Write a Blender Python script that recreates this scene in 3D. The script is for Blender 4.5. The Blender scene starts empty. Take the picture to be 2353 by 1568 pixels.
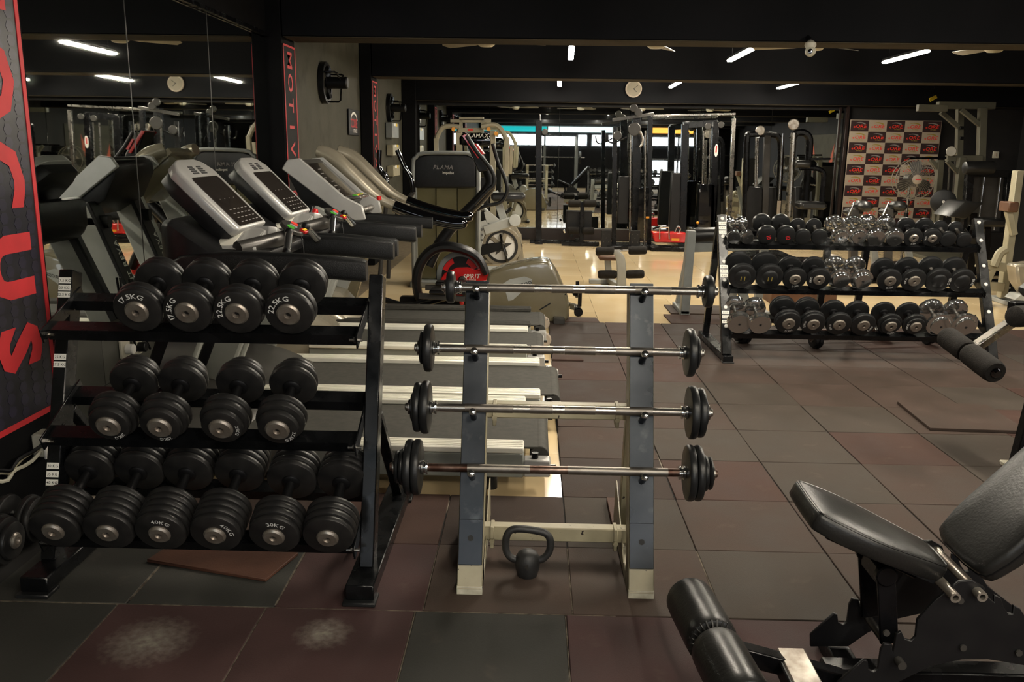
import bpy, bmesh, math, random
from mathutils import Vector, Matrix

random.seed(11)
sc = bpy.context.scene
col = sc.collection
V = Vector
PI = math.pi

# ------------------------------------------------------------------ camera
F_PX, PITCH, YAW, ROLL, CAM = 1985.6, .2195, .0219, -.0136, V((0, 0, 1.5107))
_f = V((-math.sin(YAW)*math.cos(PITCH), math.cos(YAW)*math.cos(PITCH), -math.sin(PITCH)))
_r = V((math.cos(YAW), math.sin(YAW), 0))
_d = _f.cross(_r)
RX = math.cos(ROLL)*_r + math.sin(ROLL)*_d
DN = -math.sin(ROLL)*_r + math.cos(ROLL)*_d
FW = _f
cam_d = bpy.data.cameras.new('camera')
cam_d.sensor_width = 36
cam_d.lens = F_PX/2353*36
cam_d.clip_start = .05
cam = bpy.data.objects.new('camera', cam_d)
col.objects.link(cam)
M = Matrix((RX, -DN, -FW)).transposed().to_4x4()
M.translation = CAM
cam.matrix_world = M
sc.camera = cam

# ------------------------------------------------------------------ world, exposure
w = bpy.data.worlds.new('world')
sc.world = w
w.use_nodes = True
w.node_tree.nodes['Background'].inputs[0].default_value = (.75, .85, 1, 1)
w.node_tree.nodes['Background'].inputs[1].default_value = .02
sc.view_settings.view_transform = 'Standard'
sc.view_settings.look = 'None'
sc.view_settings.exposure = 0
sc.view_settings.gamma = 1
LAMP = 262.0      # strength of the LED strips
WINDOW = 9.0     # strength of the daylit shop front behind the camera


def ray(px, py):
    return RX*((px-1176.5)/F_PX) + DN*((py-784)/F_PX) + FW


def at(px, py, Y):                # the point a pixel looks at on the plane y = Y
    d = ray(px, py)
    return CAM + d*(Y/d.y)


def atz(px, py, Z=0):             # ... on the level z = Z
    d = ray(px, py)
    return CAM + d*((Z-CAM.z)/d.z)


# ------------------------------------------------------------------ materials
def lin(h):
    o = []
    for i in (0, 2, 4):
        c = int(h[i:i+2], 16)/255
        o.append(c/12.92 if c <= .04045 else ((c+.055)/1.055)**2.4)
    return (*o, 1)


MATS = {}


def pm(name, c1, c2=None, scale=6, rough=.5, rough2=None, metal=0, bump=0, bscale=60, coat=0, spec=.5, thr=None,
       detail=4, coord='Object', trans=0, emit=None, estr=0, c3=None, s3=30, t3=(.62, .68)):
    m = bpy.data.materials.new(name)
    m.use_nodes = True
    nt = m.node_tree
    b = nt.nodes['Principled BSDF']
    b.inputs['Base Color'].default_value = lin(c1)
    b.inputs['Roughness'].default_value = rough
    b.inputs['Metallic'].default_value = metal
    b.inputs['Coat Weight'].default_value = coat
    b.inputs['Specular IOR Level'].default_value = spec
    b.inputs['Transmission Weight'].default_value = trans
    if emit:
        b.inputs['Emission Color'].default_value = lin(emit)
        b.inputs['Emission Strength'].default_value = estr
    tc = None
    if c2 or bump or rough2 is not None or c3:
        tc = nt.nodes.new('ShaderNodeTexCoord')
    if c2 or rough2 is not None:
        n = nt.nodes.new('ShaderNodeTexNoise')
        n.inputs['Scale'].default_value = scale
        n.inputs['Detail'].default_value = detail
        nt.links.new(tc.outputs[coord], n.inputs['Vector'])
        if c2:
            r = nt.nodes.new('ShaderNodeValToRGB')
            a, z = thr or (.35, .65)
            r.color_ramp.elements[0].position = a
            r.color_ramp.elements[1].position = z
            r.color_ramp.elements[0].color = lin(c1)
            r.color_ramp.elements[1].color = lin(c2)
            nt.links.new(n.outputs['Fac'], r.inputs['Fac'])
            out = r.outputs['Color']
            if c3:
                n3 = nt.nodes.new('ShaderNodeTexNoise')
                n3.inputs['Scale'].default_value = s3
                n3.inputs['Detail'].default_value = 6
                nt.links.new(tc.outputs[coord], n3.inputs['Vector'])
                r3 = nt.nodes.new('ShaderNodeMapRange')
                r3.inputs[1].default_value, r3.inputs[2].default_value = t3
                nt.links.new(n3.outputs['Fac'], r3.inputs[0])
                mx = nt.nodes.new('ShaderNodeMix')
                mx.data_type = 'RGBA'
                nt.links.new(r3.outputs[0], mx.inputs['Factor'])
                nt.links.new(out, mx.inputs['A'])
                mx.inputs['B'].default_value = lin(c3)
                out = mx.outputs['Result']
            nt.links.new(out, b.inputs['Base Color'])
        if rough2 is not None:
            mr = nt.nodes.new('ShaderNodeMapRange')
            mr.inputs[1].default_value, mr.inputs[2].default_value = .35, .65
            mr.inputs[3].default_value, mr.inputs[4].default_value = rough, rough2
            nt.links.new(n.outputs['Fac'], mr.inputs[0])
            nt.links.new(mr.outputs[0], b.inputs['Roughness'])
    if bump:
        n2 = nt.nodes.new('ShaderNodeTexNoise')
        n2.inputs['Scale'].default_value = bscale
        n2.inputs['Detail'].default_value = 3
        nt.links.new(tc.outputs[coord], n2.inputs['Vector'])
        bp = nt.nodes.new('ShaderNodeBump')
        bp.inputs['Strength'].default_value = bump
        bp.inputs['Distance'].default_value = .01
        nt.links.new(n2.outputs['Fac'], bp.inputs['Height'])
        nt.links.new(bp.outputs['Normal'], b.inputs['Normal'])
    MATS[name] = m
    return m


pm('rubber', '151617', '1e1f20', 9, rough=.33, rough2=.44, bump=.04, bscale=40, spec=.42)
pm('rubber_worn', '171718', '242322', 14, rough=.32, rough2=.46, bump=.05, bscale=50, spec=.45)
pm('cap_steel', 'a39d93', '7d736a', 22, rough=.3, rough2=.45, metal=.75)
pm('chrome', 'cfcfcd', rough=.11, metal=.97)
pm('chrome_dull', 'a9a6a0', '8c8781', 20, rough=.22, rough2=.38, metal=1)
pm('bar_rust', '7d6a5f', '4a332a', 9, rough=.32, rough2=.46, metal=.85, thr=(.38, .56))
pm('iron', '1d1d1e', '272727', 30, rough=.5, bump=.1, bscale=90)
pm('bar_steel', 'b3afa8', 'a29c94', 5, rough=.27, metal=.95)
pm('knurl', '8b867f', '7c756d', 20, rough=.42, metal=.9)
pm('black_paint', '08090a', '0e0f11', 12, rough=.2, rough2=.34, bump=.05, bscale=16, spec=.38)
pm('black_matte', '0b0b0d', '111112', 10, rough=.42, bump=.03, spec=.3)
pm('black_steel', '060607', '0b0b0d', 12, rough=.22, rough2=.3, spec=.22)
pm('blue_steel', '282b2f', '36393d', 5, rough=.26, rough2=.36, metal=.8, c3='484a4c', s3=18, t3=(.6, .8))
pm('beige_paint', 'a19980', '8d866f', 7, rough=.4, bump=.04, c3='2c2622', s3=34, t3=(.68, .7))
pm('beige_chip', 'b9b5a4', '86806c', 14, rough=.55, bump=.3, bscale=30, c3='37261f', s3=40, t3=(.66, .69))
pm('cream_frame', '9c957f', '8c866f', 5, rough=.42)
pm('cream_shaded', '585649', '4e4c40', 5, rough=.45)  # cream frame paint with the shade of the far corner in its colour
pm('grey_frame', '7c7f7d', '6b6e6c', 5, rough=.42)
pm('light_frame', '9c9d98', '8b8d89', 5, rough=.42)
pm('olive_shell', '716a56', '67604d', 3, rough=.2, coat=.5)
pm('olive_shield', '57533c', '636048', 2.2, rough=.12, coat=.4)
pm('silver_plastic', 'a9a8a5', '9c9b98', 5, rough=.32, metal=.2)
pm('beige_silver', '9e9685', '8f8877', 4, rough=.26, metal=.35)
pm('gunmetal', '3b3936', '464441', 6, rough=.34, metal=.4)
pm('post_grey', '85867f', '787a74', 4, rough=.45)
pm('belt', '383733', '413f3a', 30, rough=.7, bump=.1, bscale=300, spec=.25)
pm('alu', 'e0ddd1', 'd6d3c7', 8, rough=.36, metal=.12)
pm('screen', '231f1d', '2b2724', 20, rough=.14, coat=.6)
pm('dark_plastic', '111112', '181819', 30, rough=.38, spec=.35, bump=.06, bscale=200)
pm('grip', '101112', '161718', 60, rough=.42, spec=.35, bump=.25, bscale=260)
pm('gloss_black', '060607', rough=.08, coat=1)
pm('foam', '161412', '1e1b18', 40, rough=.8, spec=.2, bump=.3, bscale=160)
pm('vinyl', '161616', '1c1c1b', 5, rough=.3, rough2=.38, spec=.45, bump=.08, bscale=120)
pm('red_plastic', 'b01a1c', 'c4211f', 4, rough=.25, coat=.4)
pm('red_print', 'c0242b', 'b02026', 8, rough=.6)
pm('orange_red', 'd2301f', rough=.5)
pm('white_print', 'd8d6d0', rough=.6)
pm('mark_white', 'b9bab8', 'd6d6d2', 40, rough=.7)
pm('label_white', 'd9d7cf', rough=.6)
pm('ink', '151515', rough=.7)
pm('yellow', 'd2b425', rough=.5)
pm('amber', 'd8901a', rough=.35)
pm('green_btn', '3f9a2c', rough=.4)
pm('white_plastic', 'c2beae', 'b4b09f', 6, rough=.45)
pm('dial', '716a5a', '7a7261', 5, rough=.6)
pm('wall_dark', '0c0c0e', '101011', 3, rough=.8, bump=.05, spec=.08)
pm('wall_grey', '39382f', '434138', 2.4, rough=.7, bump=.06, spec=.15, c3='2e2b23', s3=4, t3=(.55, .8))
pm('wall_char', '202021', '282727', 2, rough=.7, bump=.05, spec=.1)
pm('beam', '0b0c0f', '0f0f12', 3, rough=.7, bump=.05, spec=.1)
pm('lit_soffit', '3a352d', '443e35', 5, rough=.8, spec=.1)  # beam undersides coloured lighter, for the light bounced up from the floor
pm('dado', '3d3d39', '484842', 2, rough=.28)
pm('mirror', 'd0d4d0', rough=.015, metal=1)
pm('banner_dark', '17161b', '212028', 9, rough=.4)
pm('hexa', '211f2b', '2b2838', 6, rough=.38)
pm('tile_cream', 'd2ba90', 'd9c39b', 1.3, rough=.07, rough2=.12, coat=.2)
pm('grout', '6d5f48', '5c503c', 20, rough=.9)
pm('grout_dark', '0b0a09', '15120f', 2.2, rough=.95, c3='8a8072', s3=3.5, t3=(.6, .66))
for nm, a, b_ in (('mat_brown', '3c332d', '463a34'), ('mat_red', '3d2d28', '473630'), ('mat_grey', '3b352f', '443d37'),
                  ('mat_slate', '2e2e2b', '373633'), ('mat_dim', '342b27', '3e342f'), ('mat_rose', '392a29', '443231')):
    pm(nm, a, b_, 3.2, rough=.62, rough2=.8, bump=.12, bscale=240, detail=8, c3='5f554e', s3=5, t3=(.62, .95), coord='Object', spec=.15)
pm('joint_dust', '6b6358', '3f3831', 30, rough=.95, spec=.1)
pm('mat_terracotta', '3f281f', '4c3227', 6, rough=.6, spec=.2, bump=.1, bscale=200)
pm('checker_plate', '4c4a46', '5b5955', 8, rough=.4, metal=.7)
pm('plinth', '1a110d', '211612', 5, rough=.4)
pm('brown_wood', '5b3a22', '4b2f1b', 8, rough=.6)
pm('cream_print', 'a19484', '998c7c', 4, rough=.7)
pm('maroon_print', '241012', '2c1517', 6, rough=.7)
pm('gold_print', '8d7c35', rough=.7)
pm('grey_print', '7c7876', rough=.7)
pm('lamp_glow', 'ffffff', rough=.5, emit='fff4e0', estr=LAMP)
pm('window_glow', 'ffffff', rough=.5, emit='eef4ff', estr=WINDOW)
pm('teal_glow', '0d8a90', rough=.5, emit='1fb6bd', estr=1.6)
pm('pale_glow', 'cfe6ea', rough=.5, emit='cfe9ee', estr=2.6)
pm('orange_glow', 'f0a040', rough=.5, emit='ffb24d', estr=2.6)
pm('fan_blade', '8d887c', '7d786d', 5, rough=.4, metal=.2)
pm('flame_red', '9a3a2c', 'b5542f', 8, rough=.7)
pm('skin_pale', 'a3a39c', '8f8f8a', 4, rough=.5)

# ------------------------------------------------------------------ glyphs (made once, while the scene is still empty)
GLYPH = {}


def make_glyphs(chars, store, off):
    dg = bpy.context.evaluated_depsgraph_get
    for ch in chars:
        cu = bpy.data.curves.new('g', 'FONT')
        cu.body = ch
        cu.size = 1
        cu.resolution_u = 2
        cu.offset = off
        ob = bpy.data.objects.new('g', cu)
        col.objects.link(ob)
        me = bpy.data.meshes.new_from_object(ob.evaluated_get(dg()))
        vs = [(v.co.x, v.co.y) for v in me.vertices]
        fs = [tuple(p.vertices) for p in me.polygons]
        xs = [v[0] for v in vs] or [0, .3]
        store[ch] = (vs, fs, min(xs), max(xs))
        bpy.data.objects.remove(ob)
        bpy.data.curves.remove(cu)
        bpy.data.meshes.remove(me)


make_glyphs('ABCDEFGIKLMNOPRSTUVXegmpuls0123456789.', GLYPH, .012)
BOLD = {}
make_glyphs('FOCUS', BOLD, .05)


# ------------------------------------------------------------------ mesh builder
def frame_of(axis):
    a = V(axis).normalized()
    t = V((0, 0, 1)) if abs(a.z) < .9 else V((1, 0, 0))
    u = t.cross(a).normalized()
    return u, a.cross(u), a


def smooth_path(pts, k=4, closed=False):
    pts = [V(p) for p in pts]
    n = len(pts)
    out = []
    for i in range(n if closed else n-1):
        p1, p2 = pts[i], pts[(i+1) % n]
        p0 = pts[i-1] if (i > 0 or closed) else p1
        p3 = pts[(i+2) % n] if (i+2 < n or closed) else p2
        for j in range(k):
            t = j/k
            out.append(.5*((2*p1)+(p2-p0)*t+(2*p0-5*p1+4*p2-p3)*t*t+(3*p1-p0-3*p2+p3)*t**3))
    if not closed:
        out.append(pts[-1])
    return out


class MB:
    def __init__(s):
        s.v, s.f = [], []

    def add(s, vs, fs):
        o = len(s.v)
        s.v += [V(x) for x in vs]
        s.f += [tuple(i+o for i in f) for f in fs]
        return s

    def box(s, c, d, b=0, R=None):
        c = V(c)
        h = [x/2 for x in d]
        if b <= 0:
            vs = [V((sx*h[0], sy*h[1], sz*h[2])) for sx in (-1, 1) for sy in (-1, 1) for sz in (-1, 1)]
            fs = [(0, 1, 3, 2), (4, 6, 7, 5), (0, 4, 5, 1), (2, 3, 7, 6), (0, 2, 6, 4), (1, 5, 7, 3)]
        else:
            b = min(b, min(h)*.98)
            vs, idx = [], {}
            for sx in (-1, 1):
                for sy in (-1, 1):
                    for sz in (-1, 1):
                        for ax in range(3):
                            q = [sx*(h[0]-b), sy*(h[1]-b), sz*(h[2]-b)]
                            q[ax] = (sx, sy, sz)[ax]*h[ax]
                            idx[sx, sy, sz, ax] = len(vs)
                            vs.append(V(q))
            fs = []
            S = (-1, 1)
            for ax in range(3):
                o1, o2 = [a for a in range(3) if a != ax]
                for sg in S:
                    q = []
                    for a, bb in ((-1, -1), (1, -1), (1, 1), (-1, 1)):
                        k = [0, 0, 0]
                        k[ax], k[o1], k[o2] = sg, a, bb
                        q.append(idx[(*k, ax)])
                    fs.append(tuple(q))
            for ax in range(3):
                o1, o2 = [a for a in range(3) if a != ax]
                for a in S:
                    for bb in S:
                        k1, k2 = [0]*3, [0]*3
                        k1[ax], k1[o1], k1[o2] = -1, a, bb
                        k2[ax], k2[o1], k2[o2] = 1, a, bb
                        fs.append((idx[(*k1, o1)], idx[(*k2, o1)], idx[(*k2, o2)], idx[(*k1, o2)]))
            for sx in S:
                for sy in S:
                    for sz in S:
                        fs.append(tuple(idx[sx, sy, sz, a] for a in range(3)))
        if R is not None:
            vs = [R @ x for x in vs]
        return s.add([x+c for x in vs], fs)

    def bar(s, p0, p1, wd, h=None, b=.002, up=(0, 0, 1), ext=0):
        p0, p1 = V(p0), V(p1)
        a = (p1-p0).normalized()
        up = V(up)
        if abs(a.dot(up)) > .98:
            up = V((0, 1, 0))
        u = up.cross(a).normalized()
        n = a.cross(u)
        R = Matrix((a, u, n)).transposed()
        return s.box((p0+p1)/2, ((p1-p0).length+2*ext, wd, h or wd), b, R)

    def lathe(s, prof, o, axis, n=20):
        u, vv, a = frame_of(axis)
        o = V(o)
        vs, rows = [], []
        for r, t in prof:
            if r <= 1e-6:
                rows.append([len(vs)])
                vs.append(o+a*t)
            else:
                rows.append(list(range(len(vs), len(vs)+n)))
                vs += [o+a*t+(u*math.cos(2*PI*i/n)+vv*math.sin(2*PI*i/n))*r for i in range(n)]
        fs = []
        for p, q in zip(rows, rows[1:]):
            for i in range(n):
                j = (i+1) % n
                if len(p) == 1 and len(q) == 1:
                    continue
                if len(p) == 1:
                    fs.append((p[0], q[i], q[j]))
                elif len(q) == 1:
                    fs.append((p[i], p[j], q[0]))
                else:
                    fs.append((p[i], p[j], q[j], q[i]))
        return s.add(vs, fs)

    def cyl(s, p0, p1, r, r1=None, n=14, ch=0):
        p0, p1 = V(p0), V(p1)
        L = (p1-p0).length
        r1 = r if r1 is None else r1
        if ch:
            pr = [(0, 0), (r-ch, 0), (r, ch), (r1, L-ch), (r1-ch, L), (0, L)]
        else:
            pr = [(0, 0), (r, 0), (r1, L), (0, L)]
        return s.lathe(pr, p0, p1-p0, n)

    def ball(s, c, r, n=12, axis=(0, 0, 1), sq=1):
        k = max(4, n//2)
        return s.lathe([(r*math.sin(PI*i/k), -r*sq*math.cos(PI*i/k)) for i in range(k+1)], c, axis, n)

    def tube(s, pts, r, n=8, closed=False, flat=None):
        pts = [V(p) for p in pts]
        m = len(pts)
        tg = []
        for i in range(m):
            a = pts[(i+1) % m] if (closed or i < m-1) else pts[i]
            b = pts[i-1] if (closed or i > 0) else pts[i]
            tg.append((a-b).normalized())
        u = frame_of(tg[0])[0]
        vs = []
        for i in range(m):
            t = tg[i]
            u = (u-t*u.dot(t)).normalized()
            w_ = t.cross(u)
            rr = r[i] if isinstance(r, (list, tuple)) else r
            for j in range(n):
                an = 2*PI*(j+.5)/n
                k = flat if flat else 1
                vs.append(pts[i]+(u*math.cos(an)+w_*math.sin(an)*k)*rr)
        fs = []
        for i in range(m if closed else m-1):
            i2 = (i+1) % m
            for j in range(n):
                k = (j+1) % n
                fs.append((i*n+j, i*n+k, i2*n+k, i2*n+j))
        if not closed:
            fs += [tuple(range(n)), tuple((m-1)*n+j for j in range(n))]
        return s.add(vs, fs)

    def prism(s, pts, o, u, v, t):          # polygon (in u, v) pushed along u x v by t
        o, u, v = V(o), V(u).normalized(), V(v).normalized()
        w_ = u.cross(v)
        n = len(pts)
        vs = [o+u*a+v*b for a, b in pts]+[o+u*a+v*b+w_*t for a, b in pts]
        fs = [tuple(range(n)), tuple(range(2*n-1, n-1, -1))]
        fs += [(i, (i+1) % n, n+(i+1) % n, n+i) for i in range(n)]
        return s.add(vs, fs)

    def slab(s, pts, t):                    # a list of 3-D points in one plane y = const, pushed by t along y
        n = len(pts)
        vs = [V(p) for p in pts]+[V(p)+V((0, t, 0)) for p in pts]
        fs = [tuple(range(n)), tuple(range(2*n-1, n-1, -1))]
        fs += [(i, (i+1) % n, n+(i+1) % n, n+i) for i in range(n)]
        return s.add(vs, fs)

    def loft(s, loops):
        n = len(loops[0])
        vs = [V(p) for l in loops for p in l]
        fs = []
        for i in range(len(loops)-1):
            for j in range(n):
                k = (j+1) % n
                fs.append((i*n+j, i*n+k, (i+1)*n+k, (i+1)*n+j))
        fs += [tuple(range(n)), tuple((len(loops)-1)*n+j for j in range(n))]
        return s.add(vs, fs)

    def text(s, t, size, o, u, v, arc=None, shear=0, gap=.09, center=True, wide=1, font=None):
        o, u, v = V(o), V(u).normalized(), V(v).normalized()
        x = 0
        runs = []
        for ch in t:
            if ch == ' ':
                x += .35
                continue
            vs, fs, a, b = (font or GLYPH)[ch]
            runs.append((x-a, vs, fs))
            x += b-a+gap
        W = (x-gap)*wide
        x0 = -W/2 if center else 0
        for dx, vs, fs in runs:
            out = []
            for a, b in vs:
                X = (x0+(a+dx)*wide+shear*b)*size
                Yy = b*size
                if arc:
                    r, th = arc
                    an = th-X/r
                    out.append(o+u*((r+Yy)*math.cos(an))+v*((r+Yy)*math.sin(an)))
                else:
                    out.append(o+u*X+v*Yy)
            s.add(out, fs)
        return s


def rr(w_, h, r, n=4):                      # rounded rectangle outline
    out = []
    for cx, cy, a0 in ((w_/2-r, h/2-r, 0), (-w_/2+r, h/2-r, 90), (-w_/2+r, -h/2+r, 180), (w_/2-r, -h/2+r, 270)):
        for i in range(n+1):
            a = math.radians(a0+90*i/n)
            out.append((cx+r*math.cos(a), cy+r*math.sin(a)))
    return out


# ------------------------------------------------------------------ objects
def mesh_of(mb, name, mat, bev=0, seg=1, flat=False, keep=False):
    me = bpy.data.meshes.new(name)
    bm = bmesh.new()
    vv = [bm.verts.new(p) for p in mb.v]
    for f in mb.f:
        try:
            bm.faces.new([vv[i] for i in f])
        except ValueError:
            pass
    if not keep:
        bmesh.ops.recalc_face_normals(bm, faces=bm.faces)
    if bev:
        es = [e for e in bm.edges if len(e.link_faces) == 2 and e.calc_face_angle(0) > .6]
        bmesh.ops.bevel(bm, geom=es, offset=bev, segments=seg, affect='EDGES', profile=.6, clamp_overlap=True)
    bm.to_mesh(me)
    bm.free()
    if not flat:
        me.shade_smooth()
        me.set_sharp_from_angle(angle=math.radians(42))
    me.materials.append(MATS[mat])
    return me


ROOTS = {}


def tag(o, label=None, cat=None, group=None, kind=None):
    if label:
        o['label'] = label
    if cat:
        o['category'] = cat
    if group:
        o['group'] = group
    if kind:
        o['kind'] = kind
    return o


def thing(name, label, cat, loc=(0, 0, 0), group=None, rz=0, world=True):
    o = bpy.data.objects.new(name, None)
    o.empty_display_size = .1
    col.objects.link(o)
    o.location = loc
    o.rotation_euler = (0, 0, rz)
    tag(o, label, cat, group)
    ROOTS[o.name] = V(loc) if world else V((0, 0, 0))
    return o


def part(name, mat, parent, mb, bev=0, seg=1, label=None, flat=False, keep=False):
    root = parent
    while root.parent:
        root = root.parent
    off = ROOTS.get(root.name, V((0, 0, 0)))
    mb.v = [p-off for p in mb.v]
    o = bpy.data.objects.new(name, mesh_of(mb, name, mat, bev, seg, flat, keep))
    col.objects.link(o)
    o.parent = parent
    if label:
        o['label'] = label
    return o


def solo(name, mat, mb, label, cat, group=None, bev=0, seg=1):
    o = bpy.data.objects.new(name, mesh_of(mb, name, mat, bev, seg))
    c = sum(mb.v, V())/len(mb.v)
    z = min(p.z for p in mb.v)
    c = V((c.x, c.y, z))
    o.data.transform(Matrix.Translation(-c))
    o.location = c
    col.objects.link(o)
    return tag(o, label, cat, group)


def struct(name, mat, mb, label=None, bev=0, parent=None):
    o = bpy.data.objects.new(name, mesh_of(mb, name, mat, bev))
    col.objects.link(o)
    if parent:
        o.parent = parent
    else:
        o['kind'] = 'structure'
        if label:
            o['label'] = label
    return o


def inst(name, mesh, parent, loc=(0, 0, 0), rot=(0, 0, 0)):      # another object on the same mesh
    o = bpy.data.objects.new(name, mesh)
    col.objects.link(o)
    o.parent = parent
    o.location = loc
    o.rotation_euler = rot
    return o


def copy_tree(o, parent=None):
    c = o.copy()
    col.objects.link(c)
    c.parent = parent
    if parent is None:
        ROOTS[c.name] = ROOTS.get(o.name, V())
    for ch in o.children:
        copy_tree(ch, c)
    return c


ORD = ['first', 'second', 'third', 'fourth', 'fifth', 'sixth', 'seventh', 'eighth', 'ninth', 'tenth', 'eleventh', 'twelfth',
       'thirteenth', 'fourteenth']


def dusty(name, c1, c2, centre, rad):
    """a rubber mat with one patch of chalk dust"""
    m = pm(name, c1, c2, 3.2, rough=.62, rough2=.8, bump=.12, bscale=240, detail=8, spec=.15)
    nt = m.node_tree
    b = nt.nodes['Principled BSDF']
    src = b.inputs['Base Color'].links[0].from_socket
    tc = nt.nodes.new('ShaderNodeTexCoord')
    mp = nt.nodes.new('ShaderNodeMapping')
    mp.inputs['Location'].default_value = (-centre[0]/rad, -centre[1]/rad, 0)
    mp.inputs['Scale'].default_value = (1/rad, 1/rad, 0)
    gr = nt.nodes.new('ShaderNodeTexGradient')
    gr.gradient_type = 'SPHERICAL'
    no = nt.nodes.new('ShaderNodeTexNoise')
    no.inputs['Scale'].default_value = 38
    no.inputs['Detail'].default_value = 7
    mu = nt.nodes.new('ShaderNodeMath')
    mu.operation = 'MULTIPLY'
    mr = nt.nodes.new('ShaderNodeMapRange')
    mr.inputs[1].default_value, mr.inputs[2].default_value, mr.inputs[4].default_value = .12, .6, .7
    mx = nt.nodes.new('ShaderNodeMix')
    mx.data_type = 'RGBA'
    mx.inputs['B'].default_value = lin('8b867c')
    L = nt.links.new
    L(tc.outputs['Object'], mp.inputs['Vector'])
    L(mp.outputs[0], gr.inputs[0])
    L(tc.outputs['Object'], no.inputs['Vector'])
    L(gr.outputs['Fac'], mu.inputs[0])
    L(no.outputs['Fac'], mu.inputs[1])
    L(mu.outputs[0], mr.inputs[0])
    L(mr.outputs[0], mx.inputs['Factor'])
    L(src, mx.inputs['A'])
    L(mx.outputs['Result'], b.inputs['Base Color'])


dusty('mat_dust_a', '392a29', '443231', (-.05, .03), .2)
dusty('mat_dust_b', '392a29', '443231', (-.02, .1), .13)
# ================================================================== the room
ZC = -.012                        # level of the cream tiles; the rubber mats lie on them, top at 0
XL, XR, YB, YF, ZT = -2.2, 8.1, 15.0, -5.5, 2.85


def atx(px, py, X):
    d = ray(px, py)
    return CAM + d*(X/d.x)


fl = struct('floor', 'grout', MB().box((2.95, 4.75, ZC-.055), (10.9, 21.2, .1)), 'glossy cream ceramic tile floor')
tile_me = mesh_of(MB().box((0, 0, -.004), (.7975, .7975, .008), .0012), 'cream_tile', 'tile_cream')
for j in range(-1, 19):
    y0 = 8.19+.8*(j-9)
    for i in range(13):
        x0 = .614+.8*(i-4)
        if y0+.8 < 3.5 or (y0+.8 < 7.3 and x0 > .2 and x0 < 5):
            continue
        if x0 < XL-.1 or x0+.8 > XR+.1 or y0 > YB-.5:
            continue
        inst('cream_tile', tile_me, fl, (x0+.4, y0+.4, ZC))
# rubber matting
fm = struct('floor_matting', 'grout_dark', MB().box((1.5, 1.02, -.009), (7.3, 5.16, .006)).box((2.655, 5.6, -.009), (5.0, 4.0, .006)),
            'brown rubber gym mats laid over the tiles')
mats = ['mat_brown', 'mat_red', 'mat_grey', 'mat_slate', 'mat_dim', 'mat_rose', 'mat_dust_a', 'mat_dust_b']
mme = {m: mesh_of(MB().box((0, 0, -.0045), (.4955, .4955, .009), .0025), 'mat_tile', m) for m in mats}


def matx(i, j):
    if j == -2:
        return {-4: 'mat_slate', -5: 'mat_slate', -3: 'mat_dust_a', -2: 'mat_dust_b', -1: 'mat_slate', 0: 'mat_rose', 1: 'mat_rose', 2: 'mat_brown'}.get(i, 'mat_rose')
    if j == -1:
        return {-5: 'mat_slate', -4: 'mat_slate', -3: 'mat_slate', -2: 'mat_rose', -1: 'mat_brown', 0: 'mat_brown', 1: 'mat_grey'}.get(i, 'mat_brown')
    if j == 0:
        return {-4: 'mat_dim', -3: 'mat_dim', -2: 'mat_red', -1: 'mat_dim', 0: 'mat_grey', 1: 'mat_brown'}.get(i, 'mat_brown')
    r = random.random()
    if j > 6:
        return 'mat_dim' if r < .5 else 'mat_red'
    return 'mat_brown' if r < .42 else 'mat_grey' if r < .72 else 'mat_red' if r < .92 else 'mat_dim'


for j in range(-10, 9):
    for i in range(-6, 10):
        x = .6568+.5*(i-.5) - (.024 if j <= -2 else 0)
        y = 3.1088+.5*(j+.5)
        if x-.25 < XL-.35 or (j >= 1 and i < 0) or (j < -6 and (i < -4 or i > 6)):
            continue
        if x-.25 < XL+.02:
            continue
        o = inst('mat_tile', mme[matx(i, j)], fm, (x+random.uniform(-.0015, .0015), y+random.uniform(-.0015, .0015), random.uniform(-.0012, .0008)),
                 (0, 0, (0 if j == -2 else random.choice((0, PI/2, PI, -PI/2)))+random.uniform(-.002, .002)))
# chalky dust and pale underlay showing in some joints
for x0, y0, x1, y1, wd in ((-1.367, 2.12, -1.367, 2.6, .005), (-.867, 2.12, -.867, 2.6, .006), (-.367, 2.12, -.367, 2.6, .004), (.133, 2.12, .133, 2.6, .003), (-1.9, 2.609, .3, 2.609, .0045),
                           (-1.343, 2.64, -1.343, 2.9, .013), (-.843, 2.63, -.843, 3.05, .006), (-.343, 2.62, -.343, 3.1, .003), (.657, 2.3, .657, 2.75, .012), (.657, 2.75, .657, 3.1, .005), (.157, 2.62, .157, 3.1, .003)):
    struct('joint_dust', 'joint_dust', MB().box(((x0+x1)/2, (y0+y1)/2, -.0035), (max(wd, x1-x0), max(wd, y1-y0), .004)), parent=fm)
# walls, ceiling
struct('wall_left', 'wall_grey', MB().box((XL-.11, 4.75, 1.4), (.2, 21, 2.95)), 'grey painted side wall with pillars')
struct('wall_back', 'wall_char', MB().box((2.95, YB+.11, 1.4), (10.7, .2, 2.95)), 'dark end wall behind the machines')
struct('wall_right', 'wall_char', MB().box((XR+.11, 4.75, 1.4), (.2, 21, 2.95)), 'dark right hand wall')
struct('ceiling', 'wall_dark', MB().box((2.95, 4.75, ZT+.06), (10.9, 21.2, .1)), 'black painted ceiling')
for k, y in enumerate((3.1, 7.29, 11.25)):
    wd = .5 if k == 0 else .4
    struct('pillar_%d' % (k+1), 'wall_dark', MB().box((XL+.07, y+wd/2, 1.41), (.14, wd, 2.84), .004), 'black painted wall pillar')
struct('pillar_4', 'wall_dark', MB().box((XL+.11, YB-.11, 1.41), (.22, .22, 2.84), .004))
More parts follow.
